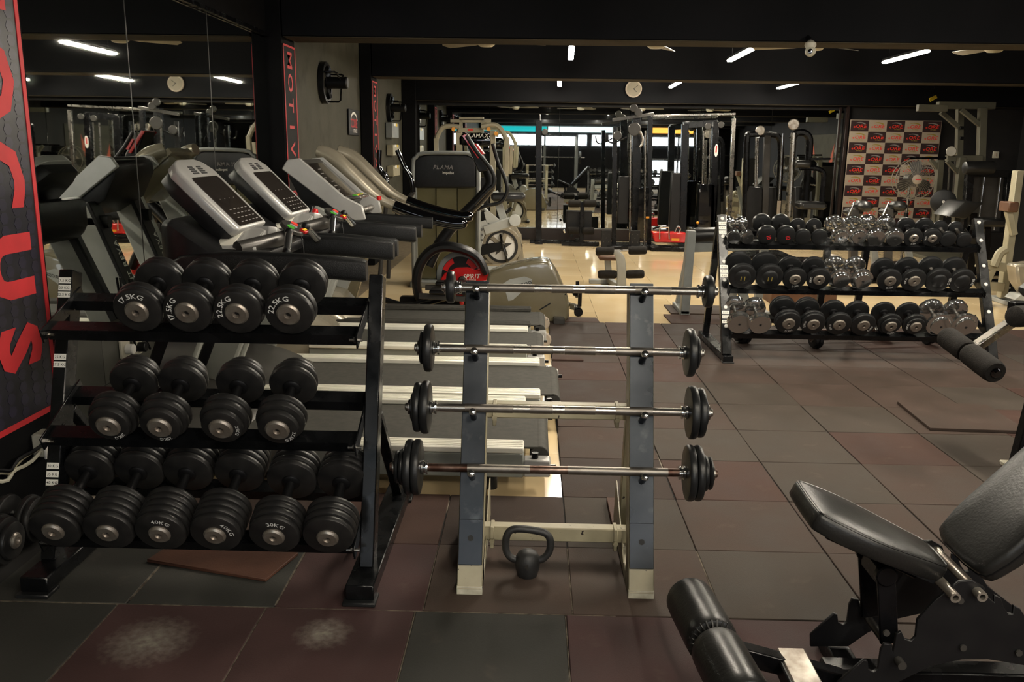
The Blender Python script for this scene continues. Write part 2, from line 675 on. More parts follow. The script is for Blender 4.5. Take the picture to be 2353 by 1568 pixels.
for k, (y, wd) in enumerate(((-4.9, .4), (-.7, .4), (3.1, .4), (7.29, .4), (11.25, .4), (YB-.16, .15))):
    z0 = 2.37 if k < 5 else 2.27
    bm_ = struct('ceiling_beam_%d' % (k+1), 'beam', MB().box(((XL+XR)/2+.07, y+wd/2, (z0+ZT)/2), (XR-XL-.16, wd, ZT-z0-.005), .006), 'deep black ceiling beam')
    struct('lit_soffit', 'lit_soffit', MB().box(((XL+XR)/2+.07, y+wd/2, z0-.002), (XR-XL-.18, wd-.012, .004)), parent=bm_)
# dado of grey tiles under the side mirror, with its joints
for n_, (ya, yb) in enumerate(((3.62, 7.27), (7.71, 11.23))):
    dd = struct('trim_%d' % (n_+1), 'grout_dark', MB().box((XL+.004, (ya+yb)/2, .29), (.008, yb-ya, .58)), 'grey tiled dado at the foot of the wall')
    tm = mesh_of(MB().box((0, 0, 0), (.008, .296, .286), .001), 'dado_tile', 'dado')
    k = int((yb-ya)/.3)
    for i in range(k):
        for z in (.145, .435):
            inst('dado_tile', tm, dd, (XL+.011, ya+.16+.3*i+(yb-ya-.3*k)/2-.01, z))
struct('trim_3', 'wall_dark', MB().box((XL+.012, 5.45, 2.6), (.024, 3.66, .48)), 'black strip of wall above the mirror')
struct('trim_4', 'black_steel', MB().box((XL+.03, 5.45, 2.375), (.05, 3.66, .03), .003), 'dark rail along the top of the side mirror')
struct('baseboard_back', 'plinth', MB().box((1.6, YB-.06, .083), (7.1, .12, .19), .003), 'dark plinth under the end mirror')
struct('trim_5', 'plinth', MB().box((5.2, YB-.03, 1.2), (.05, .05, 2.2), .004))
struct('trim_6', 'plinth', MB().box((5.08, YB-.02, 1.2), (.035, .03, 2.1), .004))
# mirrors
m1 = thing('wall_mirror', 'tall panelled mirror along the side wall beside the treadmills', 'mirror', (XL, 5.4, .6))
for ya, yb in ((3.615, 4.787), (4.792, 5.982), (5.987, 7.27)):
    part('mirror_panel', 'mirror', m1, MB().box((XL+.018, (ya+yb)/2, 1.48), (.006, yb-ya, 1.755), .0015))
for ys in (4.7895, 5.9845):
    part('seam', 'gunmetal', m1, MB().box((XL+.02, ys, 1.48), (.006, .004, 1.755)))
m2 = thing('wall_mirror', 'wide mirror covering the end wall behind the black machines', 'mirror', (1.6, YB, .18))
for i in range(6):
    xa = -1.94+1.18*i
    part('mirror_panel', 'mirror', m2, MB().box((xa+.59, YB-.012, 1.19), (1.175, .006, 2.03), .0015))
# the shop front behind the camera (seen in the end mirror)
struct('wall_front', 'wall_dark', MB().box((2.95, YF-.11, 1.4), (10.7, .2, 2.95)), 'front wall with the daylit shop window')
for k, (xa, xb, z0, z1) in enumerate(((-2.05, 2.1, 1.66, 2.06), (2.3, 3.6, 1.66, 2.06), (4.7, 6.6, 1.7, 2.0), (4.7, 5.9, .1, 1.1))):
    wn = struct('window_%d' % (k+1), 'black_steel', MB().box(((xa+xb)/2, YF+.012, (z0+z1)/2), (xb-xa+.08, .024, z1-z0+.08)), 'daylit shop window')
    n = max(2, int((xb-xa)/.45))
    for i in range(n):
        d = (xb-xa)/n
        struct('pane', 'window_glow', MB().box((xa+d*(i+.5), YF+.03, (z0+z1)/2), (d-.025, .012, z1-z0)), parent=wn)
for nm, mt, xa, xb, lb in (('sign_board', 'teal_glow', -2.05, .5, 'long teal backlit sign above the shop window'),
                           ('sign_board', 'pale_glow', .55, 3.5, 'pale backlit sign above the shop window'),
                           ('sign_board', 'orange_glow', 4.7, 6.3, 'orange backlit sign above the shop door')):
    solo(nm, mt, MB().box(((xa+xb)/2, YF+.03, 2.29), (xb-xa, .06, .23), .004), lb, 'sign')

# ------------------------------------------------------------------ LED strips, each with its own lamp
strips = [(x, y) for y in (9.5, 13.75, 4.9, .2, -3.6) for x in (.37, 2.13, 3.83)] + [(5.7, 4.9), (5.7, .2)]
pos = {(.37, 9.5): 'LED strip light hanging in front of the second beam, leftmost of its row',
       (2.13, 9.5): 'LED strip light hanging in front of the second beam, middle of its row',
       (3.83, 9.5): 'LED strip light hanging in front of the second beam, rightmost of its row',
       (.37, 13.75): 'small distant LED strip light beyond the second beam, left of the wall clock',
       (2.13, 13.75): 'small distant LED strip light beyond the second beam, right of the wall clock',
       (3.83, 13.75): 'small distant LED strip light beyond the second beam, farthest right of the clock'}
lampA = None
for x, y in strips:
    lb = pos.get((x, y), 'LED strip light hanging over the room nearer than the first beam')
    if lampA is None:
        t = lampA = thing('strip_light', lb, 'light', (x, y, 2.49), 'LED strips under the ceiling', world=False)
        part('housing', 'black_matte', t, MB().box((0, 0, .026), (.055, 1.16, .03), .004))
        part('diffuser', 'lamp_glow', t, MB().box((0, 0, 0), (.06, 1.15, .024), .006))
        for s in (-.45, .45):
            part('cord', 'black_matte', t, MB().cyl((0, s, .04), (0, s, ZT-2.49+.01), .003, n=6))
        t.rotation_euler.z = -.032
    else:
        t = copy_tree(lampA)
        t.location = (x, y, 2.49)
        t['label'] = lb
    if lb.endswith('first beam'):
        t['group'] = 'LED strips over the near part of the room'

# ------------------------------------------------------------------ ceiling fans
fanA = None
for k, x in enumerate((-.46, 1.11, 2.57, 4.2)):
    lb = ['leftmost', 'second from left', 'second from right', 'rightmost'][k]+' cream ceiling fan, just below the first beam'
    if fanA is None:
        t = fanA = thing('ceiling_fan', lb, 'fan', (x, 8.42, 2.47), 'ceiling fans in a row', world=False)
        part('down_rod', 'white_plastic', t, MB().cyl((0, 0, .05), (0, 0, ZT-2.47+.005), .012, n=8))
        part('motor', 'white_plastic', t, MB().lathe([(0, -.045), (.06, -.04), (.095, -.01), (.095, .03), (.05, .055), (0, .06)], (0, 0, 0), (0, 0, 1), 20))
        for a in (18, 138, 258):
            R = Matrix.Rotation(math.radians(a), 3, 'Z')
            R2 = R @ Matrix.Rotation(.2, 3, 'X')
            b = MB().prism([(.08, -.03), (.2, -.06), (.56, -.065), (.58, .02), (.54, .065), (.2, .05), (.08, .03)], (0, 0, 0), R2 @ V((1, 0, 0)), R2 @ V((0, 1, 0)), .006)
            part('blade', 'fan_blade', t, b)
    else:
        t = copy_tree(fanA)
        t.location = (x, 8.42, 2.47)
        t.rotation_euler.z = (0, .9, .3, 1.4)[k]
        t['label'] = lb

# ------------------------------------------------------------------ wall clock, dome camera
t = thing('wall_clock', 'round cream wall clock hanging high above the end mirror', 'clock', (1.62, YB-.17, 2.49))
part('case', 'cream_print', t, MB().lathe([(0, 0), (.135, 0), (.135, .03), (.118, .036), (.116, .03)], (1.62, YB-.165, 2.49), (0, -1, 0), 28))
part('dial', 'dial', t, MB().lathe([(0, .031), (.117, .031), (.117, .028), (0, .028)], (1.62, YB-.165, 2.49), (0, -1, 0), 28))
for a, l, wd in ((50, .09, .007), (135, .065, .009)):
    d = V((math.sin(math.radians(a)), 0, math.cos(math.radians(a))))
    part('hand', 'ink', t, MB().bar(V((1.62, YB-.199, 2.49))-d*.015, V((1.62, YB-.199, 2.49))+d*l, wd, .003, 0, (0, 1, 0)))
c = at(1862, 118, 7.2)
t = thing('security_camera', 'white dome security camera hung from the first ceiling beam', 'camera', c)
part('bracket', 'black_matte', t, MB().cyl(c+V((0, .02, .08)), c+V((0, .1, .115)), .02).cyl(c+V((0, .02, .03)), c+V((0, .02, .09)), .012))
part('head', 'white_plastic', t, MB().lathe([(0, -.03), (.03, -.028), (.045, 0), (.042, .02), (.02, .035), (0, .037)], c+V((0, .01, .045)), (0, 0, 1), 16).ball(c, .042, 16))
part('lens', 'gloss_black', t, MB().lathe([(0, .002), (.018, 0), (.02, -.015), (0, -.015)], c+V((-.012, -.041, -.002)), (-.2, -1, 0), 14))

# ------------------------------------------------------------------ banners on the pillars
t = thing('wall_banner', 'tall dark banner with big red letters on the nearest pillar', 'banner', (XL+.14, 3.33, .39))
XB = XL+.145
ya, yb, za, zb = 3.115, 3.57, .385, 2.36
part('sheet', 'banner_dark', t, MB().box((XB, (ya+yb)/2, (za+zb)/2), (.006, yb-ya, zb-za)))
hx = MB()
s_ = .058
for i in range(40):
    for j in range(6):
        y = ya+.02+j*s_*1.5
        z = za+.05+i*s_*.9+(s_*.45 if j % 2 else 0)
        if y > yb-.05 or z > zb-.05:
            continue
        hx.prism([(s_*.48*math.cos(k*PI/3), s_*.43*math.sin(k*PI/3)) for k in range(6)], (XB+.003, y+.02, z), (0, 1, 0), (0, 0, 1), .0012)
o = part('hexagon_print', 'hexa', t, hx)
o['kind'] = 'stuff'
for nm, c0, d0 in (('border', (XB+.004, yb-.012, (za+zb)/2), (.004, .024, zb-za)), ('border', (XB+.004, ya+.012, (za+zb)/2), (.004, .024, zb-za)),
                   ('border', (XB+.004, (ya+yb)/2, za+.012), (.004, yb-ya, .024))):
    part(nm, 'red_print', t, MB().box(c0, d0))
for ch, zc in (('F', 2.09), ('O', 1.74), ('C', 1.384), ('U', 1.026), ('S', .70)):
    part('letter', 'red_print', t, MB().text(ch, .37, (XB+.0055, 3.215, zc), (0, 0, -1), (0, 1, 0), font=BOLD), label='red letter '+ch)
for k, (y0, y1) in enumerate(((7.31, 7.67), (11.27, 11.63))):
    t = thing('wall_banner', ['narrow dark banner edged in red on the second pillar, past the side mirror', 'narrow dark banner edged in red on the third pillar, near the wall boxes'][k],
              'banner', (XL+.14, (y0+y1)/2, .5))
    part('sheet', 'wall_char', t, MB().box((XB, (y0+y1)/2, 1.4), (.006, y1-y0, 1.84)))
    for c0, d0 in (((XB+.004, y1-.008, 1.4), (.004, .016, 1.84)), ((XB+.004, y0+.008, 1.4), (.004, .016, 1.84)), ((XB+.004, (y0+y1)/2, 2.312), (.004, y1-y0, .016))):
        part('border', 'red_print', t, MB().box(c0, d0))
    for i, ch in enumerate('MOTIVATION'):
        part('letter', 'red_print', t, MB().text(ch, .2, (XB+.0055, y0+.11, 2.2-i*.18), (0, 0, -1), (0, 1, 0)))

# ------------------------------------------------------------------ exhaust fans, wall sign, switch boxes
exh = None
for k, (px, py) in enumerate(((742, 190), (893, 248))):
    c = atx(px, py, XL)
    lb = ['black exhaust fan on the grey wall above the treadmills', 'black exhaust fan on the farther grey wall above the switch boxes'][k]
    if exh is None:
        t = exh = thing('exhaust_fan', lb, 'fan', c, 'exhaust fans on the side wall', world=False)
        part('ring', 'black_matte', t, MB().lathe([(.17, 0), (.21, 0), (.21, .05), (.17, .05), (.17, 0)], (0, 0, 0), (1, 0, 0), 24))
        for a in range(5):
            R = Matrix.Rotation(a*2*PI/5, 3, 'X')
            part('blade', 'black_steel', t, MB().prism([(.03, -.02), (.16, -.05), (.165, .05), (.03, .02)], R @ V((.03, 0, 0)), R @ V((.25, .97, 0)), R @ V((0, 0, 1)), .004))
        part('motor', 'black_matte', t, MB().cyl((.03, 0, 0), (.26, 0, 0), .06, n=16, ch=.01))
        for a in (30, 150, 270):
            y, z = .19*math.cos(math.radians(a)), .19*math.sin(math.radians(a))
            part('bracket', 'black_steel', t, MB().tube([(.04, y, z), (.16, y, z), (.18, y*.9, z*.9), (.19, y*.25, z*.25)], .009, 6))
    else:
        t = copy_tree(exh)
        t.location = c
        t['label'] = lb
c = atx(806, 281, XL)
t = thing('wall_sign', 'small black gym sign with red lettering and a white arc on the wall', 'sign', c)
part('board', 'black_matte', t, MB().box(c+V((.006, .15, 0)), (.012, .62, .3), .002))
part('lettering', 'red_print', t, MB().text('CORE', .15, c+V((.014, .13, -.06)), (0, 1, 0), (0, 0, 1), gap=.03))
part('swoosh', 'white_print', t, MB().prism([(.2*math.cos(a), .115*math.sin(a)) for a in [PI*(.05+.9*i/10) for i in range(11)]] +
                                            [(.185*math.cos(a), .09*math.sin(a)-.004) for a in [PI*(.95-.9*i/10) for i in range(11)]], c+V((.013, .13, .01)), (0, 1, 0), (0, 0, 1), .002))
part('lettering', 'white_print', t, MB().text('FITNESS', .06, c+V((.014, .2, -.12)), (0, 1, 0), (0, 0, 1)))
for k, (px, py, h, mt) in enumerate(((894, 300, .22, 'grey_frame'), (896, 345, .16, 'cream_frame'), (897, 392, .16, 'cream_frame'))):
    c = atx(px, py, XL)
    t = thing('switch_box', ['grey metal switch box, highest of three on the wall', 'drab switch box, middle of three on the wall', 'drab switch box, lowest of three on the wall'][k], 'box', c, 'switch boxes on the side wall')
    part('body', mt, t, MB().box(c+V((.05, 0, 0)), (.1, .62, h), .006))
    part('sticker', 'yellow', t, MB().box(c+V((.101, .1, h*.38)), (.002, .12, .04)))
    part('sticker', 'label_white', t, MB().box(c+V((.101, -.08, h*.38)), (.002, .18, .04)))
# light switch on the end wall
c = at(2288, 356, YB-.01)
t = thing('wall_switch', 'cream square switch on the dark end wall', 'switch', c)
part('plate', 'white_plastic', t, MB().box(c, (.1, .03, .11), .006))
part('rocker', 'cream_print', t, MB().box(c+V((0, -.017, 0)), (.03, .008, .05), .003))
# sockets and cable at the near pillar
c = atx(86, 1018, XL+.14)
t = thing('wall_socket', 'cream double socket box at the foot of the nearest pillar', 'socket', c)
part('box', 'white_plastic', t, MB().box(c+V((.025, 0, 0)), (.05, .085, .1), .006))
part('faceplate', 'white_print', t, MB().box(c+V((.054, 0, 0)), (.01, .095, .115), .004))
for s in (-.014, .014):
    part('slot', 'ink', t, MB().box(c+V((.0595, s, .005)), (.002, .012, .028)))
pts = smooth_path([(XL+.02, 2.3, .24), (XL+.02, 2.7, .245), (XL+.06, 3.0, .25), (XL+.16, 3.1, .25), (XL+.16, 3.2, .25), (XL+.17, 3.4, .28), (XL+.15, 3.58, .27)], 4)
t = thing('cable_bundle', 'dusty bundle of cables running under the banner', 'cable', pts[0])
for k, (dx, dz) in enumerate(((0, 0), (.012, .016), (.004, -.02))):
    part('cable', ['cream_frame', 'black_matte', 'white_plastic'][k], t, MB().tube([p+V((dx, 0, dz+.01*math.sin(3*i*.4+k))) for i, p in enumerate(pts)], .008, 6))
for k, (px, py, wd) in enumerate(((283, 800, .1), (312, 795, .1), (480, 797, .1))):
    c = atx(px, py, XL+.016)
    t = thing('wall_socket', ['leftmost', 'middle', 'rightmost'][k]+' cream socket on the tiled dado behind the near dumbbell rack', 'socket', c, 'sockets on the dado')
    part('faceplate', 'white_plastic', t, MB().box(c+V((.008, 0, 0)), (.016, wd, .1), .004))
    part('plug', 'white_print' if k == 0 else 'black_matte', t, MB().cyl(c+V((.016, 0, -.005)), c+V((.06, 0, -.005)), .028, n=12, ch=.004))
for k, (px, py) in enumerate(((285, 745), (312, 745), (345, 745))):
    c0 = atx(px, py, XL+.03)
    t = solo('power_cable', 'black_matte', MB().tube(smooth_path([c0+V((0, 0, .25)), c0+V((0, .02, .08)), c0+V((.015, .05, -.06)), c0+V((.01, .1+.03*k, -.17))], 4), .007, 6),
             ['first', 'second', 'third'][k]+' black power cable from left hanging down the tiled dado', 'cable', 'power cables on the dado')

# ------------------------------------------------------------------ checkered backdrop on the end wall
X0, Z1, CW, CH = 5.26, 2.04, .297, .178
t = thing('backdrop_banner', 'black and cream checkered sponsor backdrop with red gym logos', 'banner', (6, YB-.06, .3))
part('sheet', 'cream_print', t, MB().box((X0+CW*2.5, YB-.05, Z1-CH*5), (CW*5+.02, .01, CH*10+.02), .002))
lightc = mesh_of(MB().box((0, 0, 0), (CW-.002, .004, CH-.002)), 'check', 'cream_print')
darkc = mesh_of(MB().box((0, 0, 0), (CW-.002, .004, CH-.002)), 'check', 'maroon_print')
word = mesh_of(MB().text('e', .06, (-.088, -.0035, -.03), (1, 0, 0), (0, 0, 1), wide=1.2).text('ORE', .075, (.022, -.0035, -.03), (1, 0, 0), (0, 0, 1), shear=.2, gap=.07, wide=1.25), 'logo', 'orange_red')
sub_ = mesh_of(MB().text('FITNESS', .028, (.03, -.0035, -.058), (1, 0, 0), (0, 0, 1)), 'tagline', 'gold_print')
arcp = [(-.07+.16*i/10, .035+.028*math.sin(PI*(.15+.75*i/10))) for i in range(11)]
sw = MB().prism(arcp+[(a, b-.006-.002*i) for i, (a, b) in reversed(list(enumerate(arcp)))][:-1], (0, -.003, 0), (1, 0, 0), (0, 0, 1), .0006)
sw1, sw2 = mesh_of(sw, 'swoosh', 'gold_print'), mesh_of(sw, 'swoosh', 'grey_print')
for i in range(5):
    for j in range(10):
        dk = (i+j) % 2 == 0
        o = inst('check', darkc if dk else lightc, t, V((X0+CW*(i+.5), YB-.056, Z1-CH*(j+.5)))-ROOTS[t.name])
        inst('logo', word, o)
        inst('swoosh', sw2 if dk else sw1, o)
        inst('tagline', sub_, o)
# flame wings painted on the right hand wall (seen in the end mirror)
t = thing('wall_mural', 'painted flame wings on the right hand wall', 'mural', (XR-.01, 5, .6))
part('panel', 'wall_grey', t, MB().box((XR-.006, 5, 1.25), (.01, 3.4, 1.5)))
for s in (-1, 1):
    part('wing', 'flame_red', t, MB().prism([(s*a, b) for a, b in ((.1, .7), (.3, .95), (.55, 1.2), (.9, 1.75), (.85, 1.3), (.7, 1.05), (.75, .95), (.5, .85), (.45, .7), (.3, .75), (.2, .6))], (XR-.014, 5, 0), (0, 1, 0), (0, 0, 1), -.003))
# ================================================================== dumbbell racks, barbells, kettlebell
def plate_prof(r, t, e=.01):
    return [(0, 0), (r-e, 0), (r-e*.3, e*.3), (r, e), (r, t-e), (r-e*.3, t-e*.3), (r-e, t), (0, t)]


PLATE_ME, DBPROTO = {}, {}


def plate_mesh(r, t, mat='rubber'):
    k = (round(r, 4), round(t, 4), mat)
    if k not in PLATE_ME:
        PLATE_ME[k] = mesh_of(MB().lathe(plate_prof(r, t, min(.011, t*.42)), (0, 0, 0), (0, 1, 0), 32), 'plate', mat)
    return PLATE_ME[k]


def lab_mesh(name, mat, mb):
    return mesh_of(mb, name, mat)


def dumbbell(label, group, front, cap, handle, mat='rubber_worn', mark=None, mark_mat='mark_white', hmat='black_matte', tint=None, name='dumbbell'):
    """front: [(radius, thickness)] from the front face back; axis +y, front face at y = 0"""
    t = thing(name, label, 'dumbbell', (0, 0, 0), group, world=False)
    y = 0
    for i, (r, th) in enumerate(front):
        inst('plate', plate_mesh(r, th, mat), t, (0, y, 0))
        y += th
    inner = y
    for r, th in reversed(front):
        inst('plate', plate_mesh(r, th, mat), t, (0, y+handle, 0))
        y += th
    L = y+handle
    k = ('h', round(handle, 3), hmat)
    if k not in PLATE_ME:
        PLATE_ME[k] = mesh_of(MB().lathe([(0, 0), (.0145, 0), (.0165, handle*.3), (.0175, handle*.5), (.0165, handle*.7), (.0145, handle), (0, handle)], (0, 0, 0), (0, 1, 0), 16), 'handle', hmat)
        PLATE_ME[k, 'c'] = mesh_of(MB().lathe([(.015, 0), (.032, 0), (.032, .006), (.026, .011), (.015, .012)], (0, 0, 0), (0, 1, 0), 20), 'collar', hmat)
    inst('handle', PLATE_ME[k], t, (0, inner, 0))
    inst('collar', PLATE_ME[k, 'c'], t, (0, inner, 0))
    inst('collar', PLATE_ME[k, 'c'], t, (0, inner+handle, 0), (0, 0, PI))
    if cap:
        kc = ('cap', cap)
        if kc not in PLATE_ME:
            PLATE_ME[kc] = mesh_of(MB().lathe([(0, .004), (.006, .004), (.008, -.004), (.012, -.0115), (cap-.006, -.011), (cap, -.005), (cap, .002)], (0, 0, 0), (0, 1, 0), 28), 'end_cap', 'cap_steel')
        inst('end_cap', PLATE_ME[kc], t)
        inst('end_cap', PLATE_ME[kc], t, (0, L, 0), (0, 0, PI))
    if mark:
        o = bpy.data.objects.new('weight_mark', mesh_of(mark, 'weight_mark', mark_mat))
        col.objects.link(o)
        o.parent = t
    return t


def arc_mark(txt, size, r, deg, y=-.0012):
    return MB().text(txt, size, (0, y, 0), (1, 0, 0), (0, 0, 1), arc=(r, math.radians(deg)))


def put(t, X, p0, tilt, r, s1):
    """rest a dumbbell on the front rail line p0 = (y, z): s1 is where along its axis the front head touches"""
    a = V((0, math.cos(tilt), math.sin(tilt)))
    n = V((0, -math.sin(tilt), math.cos(tilt)))
    f = V((X, *p0)) + n*r - a*s1
    t.location = f
    t.rotation_euler = (tilt, 0, 0)
    return f


def shelf_rails(root, x0, x1, p0, tilt, gap, mat='black_paint'):
    a = V((0, math.cos(tilt), math.sin(tilt)))
    n = V((0, -math.sin(tilt), math.cos(tilt)))
    for k, s in enumerate((0, gap)):
        p = V((0, *p0)) + a*s - n*.003
        o = p-a*.03
        q = [(-.0, 0), (.06, 0), (.06, -.004), (.004, -.004), (.004, -.04), (0, -.04)]
        part('shelf_rail', mat, root, MB().prism(q, V((x0, o.y, o.z)), a, n, x1-x0) if a.cross(n).x > 0 else
             MB().prism(q, V((x1, o.y, o.z)), a, n, x1-x0))


# ------------------------------------------------------------------ the near rack
XA, XZ = -1.69, -.56
rk = thing('dumbbell_rack', 'glossy black three-tier dumbbell rack standing nearest the camera', 'rack', (-1.125, 3.1, 0))
for X, nm in ((XA+.02, 'l'), (XZ, 'r')):
    part('foot', 'black_paint', rk, MB().bar((X, 2.64, .042), (X, 3.58, .042), .096, .055, .004))
    for yy in (2.66, 3.54):
        part('foot_pad', 'rubber', rk, MB().box((X, yy, .008), (.112, .08, .015), .003))
for X in (XA, XZ):
    part('upright', 'black_paint', rk, MB().bar((X, 2.80, .06), (X, 3.11, 1.05), .05, .075, .004, up=(0, -1, 0)))
    part('brace', 'black_paint', rk, MB().bar((X+.005, 3.0, .56), (X+.005, 3.46, .06), .04, .03, .003, up=(0, 1, 0)))
shelves = [((2.885, .895), math.radians(20), .2, .87), ((2.815, .535), math.radians(25), .21, .6), ((2.745, .19), math.radians(24), .24, .25)]
for (p0, tl, gap, zz) in shelves:
    shelf_rails(rk, XA+.03, XZ-.03, p0, tl, gap)
    a = V((0, math.cos(tl), math.sin(tl)))
    n = V((0, -math.sin(tl), math.cos(tl)))
    for X in (XA+.027, XZ-.027):
        c = V((X, *p0)) + a*(gap/2)-n*.012
        part('shelf_bracket', 'black_paint', rk, MB().bar(c-a*(gap/2+.06), c+a*(gap/2+.05), .006, .05, .001, up=n))
        s = 1 if X < -1 else -1
        for k in (-.035, gap+.02):
            b0 = V((X, *p0)) + a*k-n*.018
            part('bolt', 'chrome_dull', rk, MB().cyl(b0+V((-s*.016, 0, 0)), b0+V((s*.03, 0, 0)), .006, n=8).cyl(b0+V((s*.003, 0, 0)), b0+V((s*.014, 0, 0)), .012, n=6))


def up_pt(z):                                   # front face of the near rack's left upright
    k = (z-.06)/.99
    return V((XA, 2.80+.31*k-.0393, z))


lt = (V((0, .31, .99))).normalized()
for z, s in ((1.022, '17.5 KG'), (.997, '20 KG'), (.973, '22.5 KG'), (.757, '25 KG'), (.731, '27.5 KG'), (.386, '30 KG'), (.358, '35 KG'), (.33, '40 KG')):
    c = up_pt(z)
    lb = part('weight_label', 'label_white', rk, MB().box(c, (.044, .0012, .022), .0004, Matrix.Rotation(-math.atan2(.31, .99), 3, 'X')), label='white sticker reading '+s)
    nn = V((0, -.99, .31)).normalized()
    part('print', 'ink', lb, MB().text(s, .0135, c+nn*.0012-lt*.005, (1, 0, 0), lt))
G1 = 'black dumbbells on the near rack'
tops = [(318, '17.5KG', 100), (432, '17.5KG', 165), (547, '22.5KG', 150), (665, '22.5KG', 130)]
r_ = .086
for i, (px, s, deg) in enumerate(tops):
    mk = arc_mark(s, .026, .05, deg)
    t = dumbbell('black %s rubber dumbbell, %s from left on the near rack top shelf' % (s, ORD[i]), G1, [(.083, .03), (.086, .032)], .04, .13, mark=mk)
    y0 = shelves[0][0][0]-.04
    put(t, at(px, 695, 2.83).x, shelves[0][0], shelves[0][1], r_, .045)
mids = [(262, '25KG', -60), (378, '25KG', -80), (517, '25KG', -10), (645, '27.5KG', -40)]
for i, (px, s, deg) in enumerate(mids):
    mk = arc_mark(s, .016, .05, deg)
    t = dumbbell('black stepped %s dumbbell, %s from left on the near rack middle shelf' % (s, ORD[i]), G1, [(.07, .03), (.083, .03), (.0845, .03)], .041, .125,
                 mark=mk)
    put(t, at(px, 950, 2.77).x, shelves[1][0], shelves[1][1], .084, .06)
lows = [(140, 5, None), (262, 5, None), (380, 5, '40KG'), (505, 5, '40KG'), (638, 4, '30KG'), (760, 4, None)]
for i, (px, n, s) in enumerate(lows):
    mk = arc_mark(s, .022, .05, 75 if i != 3 else 30) if s else None
    fr = [(.086, .027)]+[(.09, .0275)]*(n-1)
    t = dumbbell('heavy black ribbed dumbbell, %s from left on the near rack bottom shelf' % ORD[i], G1, fr, .037, .14, mark=mk)
    put(t, at(px, 1197, 2.69).x, shelves[2][0], shelves[2][1], .09, .075)
# two heavy dumbbells on the floor by the wall
for i, (x, y, z) in enumerate(((-2.16, 2.86, .096), (-2.05, 3.04, .096))):
    t = dumbbell(['heavy black dumbbell on the floor by the wall, the nearer of two', 'heavy black dumbbell on the floor by the wall, the farther of two'][i],
                 'dumbbells on the floor by the wall', [(.07, .022), (.088, .024), (.096, .025), (.096, .025)][:4 if i == 0 else 3], .03, .11 if i == 0 else .06)
    t.location = (x, y, z)
    t.rotation_euler = (0, 0, -PI/2)

# ------------------------------------------------------------------ the far rack
XA2, XZ2 = 1.44, 3.37
fr = thing('dumbbell_rack', 'long black three-tier dumbbell rack across the room, full of chrome and black dumbbells', 'rack', (2.4, 6.6, 0))
for X in (XA2, XZ2):
    part('foot', 'black_paint', fr, MB().bar((X+.005, 6.16, .03), (X-.01, 7.06, .03), .075, .05, .004))
    part('foot_pad', 'rubber', fr, MB().box((X+.005, 6.18, .004), (.085, .06, .01), .002))
    part('upright', 'black_paint', fr, MB().bar((X, 6.21, .05), (X, 6.69, 1.03), .07, .05, .004, up=(0, -1, 0)))
    part('rear_leg', 'black_paint', fr, MB().bar((X, 6.74, .98), (X, 7.0, .05), .05, .045, .003, up=(0, 1, 0)))
    part('top_tie', 'black_paint', fr, MB().bar((X, 6.66, .98), (X, 6.77, .95), .05, .04, .003))
tl2 = math.radians(24)
sh2 = [(6.565, .845), (6.405, .53), (6.25, .222)]
for p0 in sh2:
    shelf_rails(fr, XA2+.035, XZ2-.035, p0, tl2, .2)
    a = V((0, math.cos(tl2), math.sin(tl2)))
    n = V((0, -math.sin(tl2), math.cos(tl2)))
    for X in (XA2+.03, XZ2-.03):
        c = V((X, *p0)) + a*.1-n*.012
        part('shelf_bracket', 'black_paint', fr, MB().bar(c-a*.15, c+a*.15, .006, .05, .001, up=n))
u2 = V((0, .48, .98)).normalized()
n2 = V((0, -.98, .48)).normalized()


def up2(X, z):
    k = (z-.05)/.98
    return V((X, 6.21+.48*k, z)) + n2*.0255


for X in (XA2, XZ2):
    for z in (1.0, .87, .69, .56, .37, .24):
        b0 = up2(X, z)
        part('bolt', 'white_print', fr, MB().cyl(b0-n2*.004, b0+n2*.006, .014, n=10, ch=.003))
for zt, ss in ((.965, ('2.5', '5', '7.5')), (.655, ('10', '11', '8')), (.335, ('15', '17.5', '20'))):
    for i, s in enumerate(ss):
        c = up2(XA2, zt-.032*i)
        lb = part('weight_label', 'label_white', fr, MB().box(c, (.055, .0014, .024), .0004, Matrix.Rotation(-math.atan2(.48, .98), 3, 'X')))
        part('print', 'ink', lb, MB().text(s+' KG', .015, c+n2*.0014-u2*.005, (1, 0, 0), u2))
# centre stay of the far rack
for X in (2.32, 2.62):
    part('stay', 'black_paint', fr, MB().bar((X, 6.83, .86), (X, 6.95, .03), .05, .04, .003, up=(0, 1, 0)))


